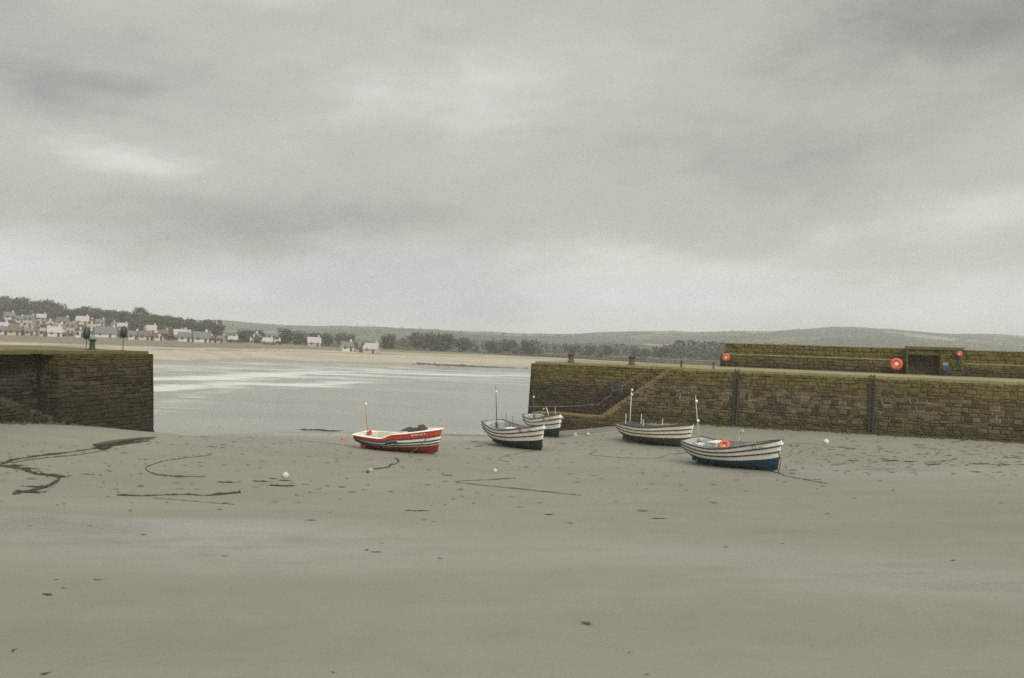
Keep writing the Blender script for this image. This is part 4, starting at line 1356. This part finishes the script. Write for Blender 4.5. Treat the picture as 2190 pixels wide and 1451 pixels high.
mb = MB(); a = bowA; b_ = on_sand(872, 973); mb.tube([a.lerp(b_, k / 8) - Z3 * .12 * math.sin(math.pi * k / 8) for k in range(9)], .022, 5)
o = mb.build('bow_line', M['chain'], None, False, True); tag(o, 'taut thin line from the bow of the red boat down to the sand', 'mooring rope', 'mooring lines lying on the sand')
bowB = W(B_, hB.pt(.99, .5, .02))
sandline('mooring_rope', [bowB, (1156, 964), (1110, 970), (1078, 977), (1068, 983), (1088, 988)], .045, 'rope looping from the bow of the tall-masted boat', seed=7)
sandline('mooring_chain', [(1103, 1024), (1030, 1028), (974, 1032), (1040, 1040), (1140, 1050), (1243, 1059)], .055, 'dark chain making a sharp V on the open sand', 'mooring chain', seed=8, jit=.03)
sternE = W(E, (-.5 * hE.L, 0, .55))
sandline('mooring_rope', [sternE, (1438, 972), (1405, 980), (1340, 980), (1290, 976), (1262, 973), (1270, 967), (1277, 962)], .045, 'rope running left from the stern of the blue-bottomed boat', seed=9)
sandline('mooring_rope', [(1622, 1006), (1660, 1011), (1690, 1020), (1725, 1027), (1768, 1035)], .06, 'rope trailing right from under the bow of the blue-bottomed boat', seed=10)
bowE = W(E, hE.pt(.995, .6, .02)); mb = MB(); b_ = on_sand(1664, 1010); mb.tube([bowE.lerp(b_, k / 8) - Z3 * .05 * math.sin(math.pi * k / 8) + Vector((.10 * math.sin(math.pi * k / 8), 0, 0)) for k in range(9)], .025, 5)
o = mb.build('bow_line', M['chain'], None, False, True); tag(o, 'line hanging from the bow of the blue-bottomed boat to the sand', 'mooring rope', 'mooring lines lying on the sand')
sandline('mooring_chain', [(948, 931), (980, 932), (1010, 932), (1036, 933)], .06, 'dark chain along the water edge between the red boat and the tall-masted boat', 'mooring chain', seed=11)
sandline('mooring_rope', [(640, 944), (690, 948), (735, 953), (762, 957)], .035, 'thin rope leading to the stern of the red boat', seed=12)
sandline('mooring_rope', [(1215, 935), (1250, 931), (1300, 926), (1322, 922)], .10, 'pale hawser along the foot of the landing stage', seed=13, mat='rail')
sandline('mooring_rope', [(1672, 953), (1720, 950), (1775, 955), (1830, 961)], .04, 'thin rope beside the white buoy under the long quay wall', seed=14)
# half-buried baulk at the foot of the left pier
e = empty('timber_baulk', on_sand(262, 950)); tag(e, 'dark half-buried tapering timber running from the foot of the left pier', 'timber')
mb = MB(); P = [on_sand(*q) for q in ((332, 940), (290, 944), (250, 950), (222, 956), (200, 957))]
mb.tube([p + Z3 * .12 for p in P], [.06, .13, .2, .24, .08], 7, 0, .6); loc(e, mb).build('baulk', simple('weedy_timber', (.055, .05, .028), .9, .5, 3, bump=.05), e)
mb = MB(); P = [on_sand(*q) for q in ((205, 957), (218, 962), (238, 958))]
mb.tube([p + Z3 * .06 for p in P], [.05, .16, .06], 6, 0, .6); loc(e, mb).build('weed_fringe', M['weed'], e)

# ------------------------------------------------------------------ buoys
def buoy(u, v, r, mats, label, cat='buoy'):
    p = on_sand(u, v); e = empty('mooring_buoy', p); tag(e, label, cat, 'mooring buoys on the sand')
    e.rotation_euler = (R(35), 0, R(u % 90))
    mb = MB(); mb.lathe([(r * .25, r * -.05), (r * .7, r * .18), (r * .97, r * .6), (r, r * .95), (r * .82, r * 1.45), (r * .45, r * 1.8), (r * .16, r * 1.95)], (0, 0, -.02), 14); mb.build('float', mats, e, True)
    mb = MB(); mb.torus((0, 0, r * 1.98), r * .16, r * .06, 10, 6, 0, Matrix.Rotation(R(90), 3, 'X')); mb.build('eye', M['iron'], e, True)
WB = simple('chalky_white_float', (.50, .47, .40), .6, .35, 3)
buoy(608, 1022, .165, WB, 'white buoy lying among seaweed at the lower left')
buoy(733, 940, .15, simple('salmon_float', (.68, .16, .10), .55, .25, 3), 'orange buoy beside the stern of the red boat')
buoy(1057, 1010, .115, WB, 'small white buoy above the V of chain on the open sand')
buoy(1764, 949, .2, simple('greyish_float', (.58, .57, .54), .6, .35, 3), 'pale grey buoy right of the blue-bottomed boat')
buoy(790, 1010, .14, simple('bluish_float', (.30, .32, .32), .6, .4, 3), 'blue-grey buoy at the end of the rope before the red boat')
buoy(1229, 932, .15, WB, 'white buoy at the foot of the landing stage, nearer the half hidden boat')
buoy(1256, 931, .13, WB, 'smaller white buoy at the middle of the foot of the landing stage')

# ------------------------------------------------------------------ seaweed on the sand
def weed_mesh(seed, n=26):
    rn = random.Random(seed); mb = MB()
    for i in range(n):
        a = rn.uniform(0, 6.28); d = abs(rn.gauss(0, .28)); L = rn.uniform(.25, .7)
        p = Vector((math.cos(a) * d, math.sin(a) * d * .7, rn.uniform(.02, .12)))
        b_ = a + rn.uniform(-1, 1); pts = [p]
        for k in range(4):
            b_ += rn.uniform(-.6, .6)
            pts.append(pts[-1] + Vector((math.cos(b_) * L / 4, math.sin(b_) * L / 4 * .8, rn.uniform(-.05, .03))))
        for q in pts: q.z = max(.0, q.z)
        mb.tube(pts, [.05, .065, .05, .035, .015], 4, 0, .6)
    return mb


protos = []
for sd in range(4):
    o = weed_mesh(100 + sd).build('seaweed_clump', M['weed'], None); protos.append(o)
used = set(); WOFF = 0
def weed(u, v, wpx, hk, label, group):
    p = on_sand(u, v); s = wpx * p.y / FPX / 1.15
    k = (int(u) * 7 + int(v)) % 4
    if k in used: o = protos[k].copy(); COL.objects.link(o)
    else: o = protos[k]; used.add(k)
    o.location = p; o.scale = (s, s * hk, s * .55); o.rotation_euler = (0, 0, 0.0 if hk < .7 else (u * .37) % 6.28)
    return tag(o, label, 'seaweed', group)


weed(1253, 1333, 20, 1.0, 'large dark clump of seaweed alone on the near sand', 'seaweed scraps on the near sand')
weed(785, 1177, 13, .8, 'left one of two small seaweed clumps lying close together', 'seaweed scraps on the near sand')
weed(804, 1181, 17, .6, 'right one of two small seaweed clumps lying close together', 'seaweed scraps on the near sand')
weed(893, 1094, 38, .35, 'long flat strand of seaweed on the open sand below the red boat', 'seaweed scraps on the open sand')
weed(1376, 1094, 20, .5, 'dark strand of seaweed on the open sand below the cream boat', 'seaweed scraps on the open sand')
weed(1406, 1110, 24, .3, 'thin flat strand just right of and nearer than the dark strand', 'seaweed scraps on the open sand')
weed(1173, 1101, 16, .6, 'slanting scrap of weed below the V of chain', 'seaweed scraps on the open sand')
weed(346, 1165, 18, .6, 'dark clump of weed on the wet shine at the left', 'seaweed scraps on the near sand')
weed(206, 1241, 18, .6, 'dark clump of weed below the wet shine at the far left', 'seaweed scraps on the near sand')
for u, v, w_ in [(191, 1126, 16), (482, 1190, 15), (575, 1219, 12), (100, 1272, 22), (135, 1258, 12), (30, 1391, 16), (381, 1428, 9), (95, 1441, 16), (336, 1397, 16), (679, 1388, 7), (711, 1438, 10),
               (698, 1174, 7), (815, 1162, 8), (940, 1194, 9), (1345, 1396, 7), (1384, 1443, 8), (1552, 1170, 8), (1673, 1163, 7), (2038, 1199, 13), (120, 1240, 8)]:
    weed(u, v, w_, .7, 'tiny dark scrap of seaweed on the bare near sand', 'tiny seaweed scraps on the near sand')
for u, v, w_ in [(182, 1015, 18), (483, 1032, 26), (385, 1047, 16), (419, 1047, 12), (557, 1030, 26), (581, 1024, 14), (588, 1039, 32), (618, 1040, 26), (681, 1047, 12), (652, 1037, 12), (449, 956, 18), (476, 951, 12), (473, 957, 10),
               (493, 955, 12), (500, 946, 10), (534, 936, 10), (432, 935, 16), (426, 989, 10), (449, 971, 12), (605, 1028, 22)]:
    weed(u, v, w_, .5, 'dark streak of seaweed on the sand between the left pier and the red boat', 'seaweed streaks left of the red boat')
for u, v, w_ in [(730, 1042, 14), (898, 984, 12), (748, 970, 9), (928, 1116, 8), (1219, 1119, 11), (1270, 1018, 16), (1253, 1007, 12), (1204, 949, 14), (1232, 948, 10), (956, 1018, 24), (1305, 1047, 8), (1525, 1037, 10), (1025, 955, 14), (1015, 945, 10), (1000, 960, 10)]:
    weed(u, v, w_, .6, 'small dark scrap of seaweed on the sand around the moored boats', 'seaweed scraps among the boats')
for u, v, w_ in [(1749, 1027, 16), (1883, 1029, 9), (1815, 959, 16), (1887, 961, 12), (2061, 975, 12), (1828, 986, 16), (1706, 954, 12), (1735, 960, 10), (1851, 981, 14), (2163, 980, 22), (1905, 986, 26), (1945, 988, 24), (2000, 994, 26),
               (2040, 996, 20), (2100, 994, 34), (2150, 996, 34), (2185, 995, 22), (1780, 962, 14), (1890, 978, 12)]:
    weed(u, v, w_, .4, 'dark strand of seaweed in the drift below the long quay wall', 'seaweed strands below the quay')
for u, v, w_ in [(640, 917, 34), (672, 921, 44), (700, 923, 30), (715, 922, 22)]:
    weed(u, v, w_, .35, 'dark bank of weed at the water edge left of the red boat', 'weed banks at the water edge')
for u, v, w_ in [(24, 998, 50), (46, 1003, 40), (92, 1016, 44), (116, 1019, 40), (85, 1043, 48), (50, 1053, 56), (8, 990, 26)]:
    weed(u, v, w_, .42, 'heavy dark bunch of seaweed caught on the zigzag chain at the left', 'seaweed bunches on the zigzag chain')
for k, o in enumerate(protos):
    if k not in used: bpy.data.objects.remove(o)
# fine litter nobody could count
rn = random.Random(11); mb = MB()
for i in range(1150):
    if i < 800: u, v = rn.uniform(-50, 2300), 930 + abs(rn.gauss(0, 70))
    else: u, v = rn.uniform(1650, 2250), rn.gauss(975, 18)
    if v < 945 and u < 340 or v > 1450: continue
    p = on_sand(u, v)
    if p.y > 82 or p.z < WATER_Z + .03: continue
    s = rn.uniform(.012, .05) * (1.5 if i > 800 else 1); a = rn.gauss(0, .35)
    dx = Vector((math.cos(a), math.sin(a), 0)) * s * rn.uniform(1.0, 6.0); dy = Vector((-math.sin(a), math.cos(a), 0)) * s
    c = p + Z3 * .03
    mb.add([c - dx, c - dy, c + dx, c + dy, c + Z3 * s * .5], [(0, 1, 4), (1, 2, 4), (2, 3, 4), (3, 0, 4)])
o = mb.build('seaweed_litter', M['weed']); tag(o, 'fine dark weed litter strewn over the sand', 'seaweed', None, 'stuff')

# ------------------------------------------------------------------ far shore: houses
def on_hill(u, v):
    """the spot of far ground that shows at photo pixel (u, v)"""
    best = None
    for D in np.arange(380, 700, 4.0):
        p = hill_at(u, D); q = proj(p)
        e_ = abs(q[1] - v)
        if best is None or e_ < best[0] - .3: best = (e_, p)
    return best[1]


HW = {'white': simple('white_render', (.50, .49, .455), .8, .15, .5), 'cream': simple('cream_render', (.41, .375, .29), .8, .15, .5),
      'grey': simple('grey_render', (.34, .33, .30), .8, .2, .5), 'tan': simple('tan_stone', (.36, .28, .18), .85, .3, .5)}
HR = {'slate': simple('grey_slate', (.12, .12, .12), .7, .25, .5), 'brown': simple('brown_tile', (.12, .08, .06), .8, .25, .5), 'light': simple('pale_sheet_roof', (.34, .33, .31), .7, .2, .5)}
HWIN = simple('dark_window', (.03, .035, .04), .2, .2, 1); HDOOR = simple('dark_door', (.06, .05, .05), .6, .2, 1)


def house(u, v, wpx, wall, roof, storeys, gable, label, turn=0.0, depth=7.0):
    p = on_hill(u, v); D = p.y; w_ = wpx * .76 * D / FPX; ht = 2.15 * storeys
    p.z -= .4
    e = empty('house', p, (0, 0, R(turn) - math.atan((u - CU) / FPX)))
    tag(e, label, 'house', 'houses along the far shore')
    rh = min(w_, depth) * .42
    mb = MB()
    if gable:       # gable end towards the harbour
        mb.prism([(-w_ / 2, -depth / 2, 0), (w_ / 2, -depth / 2, 0), (w_ / 2, -depth / 2, ht), (0, -depth / 2, ht + rh), (-w_ / 2, -depth / 2, ht)], (0, depth, 0))
    else:
        mb.prism([(-w_ / 2, -depth / 2, 0), (-w_ / 2, -depth / 2, ht), (-w_ / 2, 0, ht + rh), (-w_ / 2, depth / 2, ht), (-w_ / 2, depth / 2, 0)], (w_, 0, 0))
    mb.build('wall', HW[wall], e)
    mb = MB(); o_ = .35; th = .22
    if gable:
        for s in (-1, 1):
            mb.prism([(0, -depth / 2 - o_, ht + rh + .02), (s * (w_ / 2 + o_), -depth / 2 - o_, ht - o_ * .7 + .02), (s * (w_ / 2 + o_), -depth / 2 - o_, ht - o_ * .7 + th), (0, -depth / 2 - o_, ht + rh + th)], (0, depth + 2 * o_, 0))
    else:
        for s in (-1, 1):
            mb.prism([(-w_ / 2 - o_, 0, ht + rh + .02), (-w_ / 2 - o_, s * (depth / 2 + o_), ht - o_ * .7 + .02), (-w_ / 2 - o_, s * (depth / 2 + o_), ht - o_ * .7 + th), (-w_ / 2 - o_, 0, ht + rh + th)], (w_ + 2 * o_, 0, 0))
    rf = mb.build('roof', HR[roof], e)
    mb = MB(); cx = 0.0 if gable else w_ * .36; mb.box((cx, depth * .2 if gable else 0, ht + rh + .35), (.8, .6, 1.6)); mb.build('chimney', HW[wall], rf)
    nw = max(2, int(w_ / 3.2))
    for s in range(storeys):
        for k in range(nw):
            x = -w_ / 2 + w_ * (k + .5) / nw
            if s == 0 and k == nw // 2:
                mb = MB(); mb.box((x, -depth / 2 - .04, 1.05 + .3), (1.0, .08, 2.1)); mb.build('door', HDOOR, e); continue
            mb = MB(); mb.box((x, -depth / 2 - .04, 1.9 + 2.7 * s), (1.1, .08, 1.2)); mb.build('window', HWIN, e)
    return e


HOUSES = [
    (548, 742, 23, 'white', 'slate', 2, True, 'bright white gabled house at the shore, tallest of the waterside row'),
    (574, 743, 26, 'tan', 'light', 1, False, 'tan house with a pale roof joined close to the bright white gabled house'),
    (594, 744, 14, 'cream', 'light', 1, False, 'low cream annex at the right end of the tan house'),
    (430, 738, 40, 'white', 'slate', 1, False, 'long low white bungalow at the shore below the wooded end of the hill'),
    (454, 737, 14, 'cream', 'brown', 1, True, 'small cream gabled cottage between the long bungalow and the grey cottage'),
    (474, 737, 18, 'grey', 'slate', 1, False, 'grey cottage with slate roof in the waterside row'),
    (499, 738, 24, 'white', 'light', 1, False, 'white cottage with pale roof, nearest on the left to the bright gabled house'),
    (672, 741, 34, 'grey', 'light', 1, False, 'wide grey house with pale roof half sunk among shore trees'),
    (742, 751, 32, 'white', 'slate', 1, False, 'low white house with slate roof left of the big cream house'),
    (796, 757, 36, 'cream', 'light', 1, False, 'big cream house with pale grey roof, rightmost house on the shore'),
    (770, 753, 16, 'tan', 'slate', 1, True, 'small tan gabled shed between the low white and big cream houses'),
    (396, 733, 34, 'white', 'slate', 1, False, 'white house with slate roof under the dark wooded slope'),
    (386, 724, 36, 'cream', 'light', 1, False, 'cream house with pale roof above the white house under the wooded slope'),
    (350, 722, 26, 'cream', 'brown', 1, False, 'cream bungalow with brown roof beside the dark wooded slope'),
    (322, 713, 30, 'white', 'light', 1, False, 'white bungalow high up right of the pole lantern'),
    (286, 729, 26, 'white', 'slate', 1, False, 'white cottage just right of the lantern nearest the pier tip'),
    (308, 735, 30, 'cream', 'brown', 1, False, 'low cream building showing over the tip of the left pier'),
    (336, 737, 22, 'white', 'brown', 1, True, 'small white gabled house right of the pier tip'),
    (228, 722, 52, 'white', 'slate', 1, False, 'long white terrace between the two pier lanterns'),
    (172, 733, 22, 'white', 'slate', 1, True, 'white gabled cottage just above the left pier left of its bollard'),
    (116, 731, 36, 'white', 'light', 1, False, 'wide low white house just above the left pier wall'),
    (88, 727, 16, 'cream', 'slate', 2, True, 'narrow cream gabled house left of the wide low white house'),
    (34, 722, 34, 'cream', 'brown', 1, False, 'large cream house with brown roof near the far left edge'),
    (8, 733, 26, 'white', 'slate', 1, False, 'white cottage at the far left edge above the pier'),
    (62, 732, 22, 'tan', 'slate', 1, False, 'tan cottage with slate roof right of the large cream house'),
    (124, 710, 26, 'white', 'slate', 1, False, 'white house halfway up the town hill above the wide low house'),
    (134, 695, 30, 'white', 'brown', 1, False, 'white house with brown roof high on the town hill'),
    (176, 694, 32, 'white', 'light', 1, False, 'white house with pale roof high on the hill beside the brown-roofed one'),
    (150, 716, 22, 'grey', 'slate', 2, False, 'grey house in the middle of the town hill'),
    (18, 684, 26, 'white', 'slate', 1, False, 'white house highest up at the far left edge'),
    (62, 700, 26, 'grey', 'slate', 2, False, 'grey house with slate roof among trees high at the left'),
    (88, 686, 24, 'tan', 'light', 1, False, 'tan house with pale roof just below the hill crest trees'),
    (196, 708, 24, 'cream', 'slate', 2, True, 'cream gabled house on the slope left of the long white terrace'),
    (40, 690, 20, 'cream', 'slate', 1, False, 'small cream house near the top of the hill left of the tan crest house'),
    (108, 700, 18, 'white', 'light', 1, True, 'small white gabled house below the brown-roofed house high on the hill'),
    (156, 702, 20, 'cream', 'brown', 1, False, 'cream bungalow with brown roof between the two high white houses and the grey house'),
    (214, 697, 22, 'white', 'slate', 1, False, 'white house with slate roof high on the slope above the long white terrace'),
    (244, 700, 16, 'grey', 'light', 1, True, 'small grey gabled house high above the tip lantern'),
    (6, 706, 24, 'white', 'light', 1, False, 'white house with pale roof partway up at the far left edge'),
    (78, 714, 20, 'white', 'brown', 1, False, 'small white house with brown roof above the narrow cream house'),
    (262, 706, 24, 'tan', 'light', 1, False, 'tan house with pale roof on the slope behind the tip lantern'),
]
HSPOT = []
for i, h_ in enumerate(HOUSES):
    e_h = house(*h_, turn=((i * 37) % 30) - 15); HSPOT.append((h_[0], h_[2], e_h.location.y))

# ------------------------------------------------------------------ far shore: trees
def leaf_material(name, a, b_):
    m, nt, b = new_mat(name)
    t = nt.sep(nt.attr('tone')[0])[0]
    tc = m.node_tree.nodes.new('ShaderNodeTexCoord').outputs['Object']
    n = nt.noise(tc, .5, 3)
    nt.put(b.inputs['Base Color'], nt.mix(nt.math('ADD', nt.math('MULTIPLY', t, .6), nt.math('MULTIPLY', n, .4)), a, b_))
    b.inputs['Roughness'].default_value = .9; b.inputs['Specular IOR Level'].default_value = .1
    return m


LEAF = [leaf_material('dark_evergreen', (.050, .053, .032), (.090, .092, .054)), leaf_material('olive_leaf', (.068, .066, .040), (.112, .107, .064)), leaf_material('brown_twig', (.065, .056, .040), (.105, .092, .065))]
BARK = simple('grey_bark', (.07, .06, .045), .95, .4, 2)


def tree_proto(seed, H, Wd, shape, leaf, n=520):
    rn = random.Random(seed); e = empty('shore_tree')
    mb = MB(); mb.tube([(0, 0, -.5), (.1, .05, H * .25), (-.1, .1, H * .6)], [.35, .28, .12], 6)
    for k in range(5):
        a = rn.uniform(0, 6.28); z = H * rn.uniform(.25, .5); mb.tube([(0, 0, z), (math.cos(a) * Wd * .22, math.sin(a) * Wd * .22, z + H * .16), (math.cos(a) * Wd * .36, math.sin(a) * Wd * .36, z + H * .26)], [.14, .09, .04], 5)
    mb.build('trunk', BARK, e)
    lobes = []
    for k in range(11):
        a = rn.uniform(0, 6.28); rr = Wd / 2 * rn.uniform(.1, .72); z = H * rn.uniform(.32, .84)
        if shape == 'flat': z = H * rn.uniform(.68, .86); rr = Wd / 2 * rn.uniform(.1, .8)
        if shape == 'cone': z = H * rn.uniform(.2, .9); rr = Wd / 2 * (1 - z / H) * rn.uniform(.3, .9)
        s = Wd * rn.uniform(.15, .27) * (.75 if shape == 'flat' else 1)
        lobes.append((math.cos(a) * rr, math.sin(a) * rr, z, s))
    mb = MB()
    for i in range(n):
        lx, ly, lz, s = rn.choice(lobes); d = Vector((rn.gauss(0, 1), rn.gauss(0, 1), rn.gauss(0, .8))).normalized() * s * rn.uniform(.55, 1.08)
        c = Vector((lx, ly, lz)) + d; q = rn.uniform(.2, .42) * Wd / 9
        nrm = (d.normalized() + Vector((rn.gauss(0, .5), rn.gauss(0, .5), rn.gauss(0, .5)))).normalized()
        t1 = nrm.orthogonal().normalized(); t2 = nrm.cross(t1)
        o_ = mb.add([c - t1 * q, c - t2 * q * .8, c + t1 * q, c + t2 * q * .8 + nrm * q * .3], [(0, 1, 2, 3)])
        t = rn.random()
        for k in range(4): mb.tone[o_ + k] = (t, 0, 0, 1)
    mb.build('crown', LEAF[leaf], e)
    return e


PROT = {'round': tree_proto(1, 9, 9, 'round', 0, 1150), 'olive': tree_proto(2, 8, 9, 'round', 1, 1000), 'twig': tree_proto(3, 7.5, 8, 'round', 2, 800), 'pine': tree_proto(4, 13, 10, 'flat', 0, 800),
        'bush': tree_proto(5, 4.5, 8, 'round', 1, 700), 'spire': tree_proto(6, 11, 6, 'cone', 0, 800)}
TLAB = {'round': 'dark rounded evergreen', 'olive': 'olive-green bushy tree', 'twig': 'brown bare-twigged tree', 'pine': 'flat-topped pine', 'bush': 'low spreading olive bush', 'spire': 'dark narrow conifer'}
first = set()


def plant(kind, p, s, label, group, rz, sx=1.0):
    if kind in first: o = copy_tree(PROT[kind])
    else: o = PROT[kind]; first.add(kind)
    o.location = p; o.rotation_euler = (0, 0, rz); o.scale = (s * sx, s * sx, s)
    return tag(o, label, 'tree', group)


rn = random.Random(21)
# along the crest of the town hill
for u, k, s, sx in [(-40, 'round', 1.2, 1.2), (8, 'round', 1.0, 1.3), (40, 'olive', 1.2, 1.5), (72, 'olive', 1.1, 1.4), (100, 'round', 1.25, 1.3), (122, 'round', 1.15, 1.3), (150, 'olive', .9, 1.3), (182, 'round', 1.15, 1.2), (202, 'round', 1.1, 1.1),
                    (228, 'olive', 1.05, 1.1), (246, 'round', 1.0, 1.1), (270, 'olive', .95, 1.2), (312, 'round', 1.1, 1.3), (335, 'round', 1.0, 1.3), (358, 'olive', 1.0, 1.3), (380, 'round', 1.0, 1.3), (402, 'round', .9, 1.3), (424, 'olive', .8, 1.3)]:
    plant(k, hill_at(u, 640) - Z3 * .5, s, TLAB[k] + ' on the skyline of the town hill', 'trees along the hill crest', rn.uniform(0, 6), sx)
plant('pine', hill_at(298, 636) - Z3 * .5, 1.12, 'flat-topped pine, the tallest tree on the town hill skyline', 'trees along the hill crest', 1.0, 1.0)
# the dark wooded end of the hill
for i in range(34):
    u = rn.uniform(285, 470); D = rn.uniform(500, 630)
    k = rn.choice(['round', 'round', 'olive', 'spire'])
    plant(k, hill_at(u, D) - Z3 * .4, rn.uniform(.7, 1.0), TLAB[k] + ' in the wood on the end of the town hill', 'trees in the wood on the hill end', rn.uniform(0, 6), 1.2)
# between the houses
for i in range(170):
    u = rn.uniform(-30, 300); D = rn.uniform(440, 630)
    if any(abs(u - hu) < wp * .45 + 12 and hd - 75 < D < hd + 8 for hu, wp, hd in HSPOT): continue
    k = rn.choice(['round', 'olive', 'twig', 'bush', 'bush', 'olive'])
    plant(k, hill_at(u, D) - Z3 * .4, rn.uniform(.5, 1.0), TLAB[k] + ' between the houses of the town hill', 'trees between the houses on the hill', rn.uniform(0, 6), 1.2)
# hedges and bushes in front of and beside the waterside houses
for i in range(46):
    u = rn.uniform(-20, 640); D = rn.uniform(392, 425)
    k = rn.choice(['bush', 'olive', 'bush', 'twig'])
    plant(k, hill_at(u, D) - Z3 * .3, rn.uniform(.22, .42), TLAB[k].replace('tree', 'shrub') + ' among the waterside houses', 'shrubs among the waterside houses', rn.uniform(0, 6), 1.5)
# along the shore
for i in range(72):
    u = rn.uniform(450, 1130) if i < 56 else rn.uniform(1130, 1420); D = rn.uniform(448, 520)
    k = rn.choice(['round', 'olive', 'twig', 'bush', 'round', 'bush'])
    s = rn.uniform(.55, .9) * (1.25 if 700 < u < 790 or 880 < u < 1010 else 1.0)
    plant(k, hill_at(u, D) - Z3 * .4, s, TLAB[k] + ' in the belt along the far shore', 'trees along the far shore', rn.uniform(0, 6), 1.25)
for u, v_, k, s in [(520, 0, 'round', .8), (610, 0, 'round', 1.0), (632, 0, 'olive', 1.0), (700, 0, 'round', .8)]:
    plant(k, hill_at(u, 452) - Z3 * .4, s, TLAB[k] + ' directly behind the shore houses', 'trees along the far shore', rn.uniform(0, 6), 1.3)

# far-off woods read as one mass each
def wood(u0, u1, d0, d1, n, hgt, label, seed):
    rn = random.Random(seed); mb = MB()
    for i in range(n):
        u = rn.uniform(u0, u1); D = rn.uniform(d0, d1); b_ = hill_at(u, D)
        k = min(1, (u - u0) / 60, (u1 - u) / 60) * .6 + .4
        H = hgt * rn.uniform(.7, 1.1) * k; Wd = H * rn.uniform(.7, 1.0)
        for q in range(36):
            d = Vector((rn.gauss(0, 1), rn.gauss(0, 1), rn.gauss(0, 1))).normalized()
            c = b_ + Vector((d.x * Wd * .5, d.y * Wd * .5, H * .52 + d.z * H * .48)); s = rn.uniform(.5, 1.1) * H / 9
            nn = (d + Vector((rn.gauss(0, .5), rn.gauss(0, .5), rn.gauss(0, .5)))).normalized(); t1 = nn.orthogonal().normalized(); t2 = nn.cross(t1)
            o_ = mb.add([c - t1 * s, c - t2 * s, c + t1 * s, c + t2 * s], [(0, 1, 2, 3)]); t = rn.random()
            for w in range(4): mb.tone[o_ + w] = (t, 0, 0, 1)
    o = mb.build('woodland', LEAF[0]); tag(o, label, 'woodland', None, 'stuff')


wood(1395, 1800, 560, 640, 190, 11.5, 'dark far wood that runs down behind the sea wall', 5)
wood(820, 1410, 600, 760, 190, 8.0, 'grey-green belt of far woodland behind the shore trees', 6)
# hedgerow trees on the long ridge
wood(500, 2300, 1300, 2100, 200, 8.0, 'scattered hedgerow woodland on the long ridge', 7)

# ------------------------------------------------------------------ low rocks on the far beach
rn = random.Random(8); mb = MB()
for i in range(260):
    f = rn.random(); u = 890 + 240 * f + rn.gauss(0, 4); v = 778 + 13 * f + rn.gauss(0, .8)
    d = ray(u, v); lo, hi = 240., 430.
    for _ in range(30):
        Y = (lo + hi) / 2; p = EYE + d * Y
        if p.z > gz(p.x, p.y): lo = Y
        else: hi = Y
    p = EYE + d * lo; s = rn.uniform(.15, .5)
    mb.box((p.x, p.y, p.z), (s * 5, s * 3, s * 1.2), 0, rn.uniform(-.4, .4), .6)
o = mb.build('rocks', simple('dark_rock', (.07, .062, .05), .9, .4, 1)); tag(o, 'low dark line of weedy rocks on the far beach', 'rocks', None, 'stuff')

# ------------------------------------------------------------------ sea haze
mb = MB(); mb.box((0, 1460, 54), (6400, 3020, 120)); hz_o = mb.build('haze', None or bpy.data.materials.new('haze_air'))
hm = hz_o.data.materials[0]; hm.use_nodes = True
t_ = hm.node_tree; [t_.nodes.remove(n) for n in list(t_.nodes)]
ov = t_.nodes.new('ShaderNodeOutputMaterial'); pv = t_.nodes.new('ShaderNodeVolumePrincipled')
pv.inputs['Color'].default_value = (.97, .98, .985, 1); pv.inputs['Density'].default_value = HAZE; pv.inputs['Anisotropy'].default_value = 0.5
t_.links.new(pv.outputs[0], ov.inputs['Volume']); hz_o['kind'] = 'stuff'; hz_o['label'] = 'thin grey sea haze'
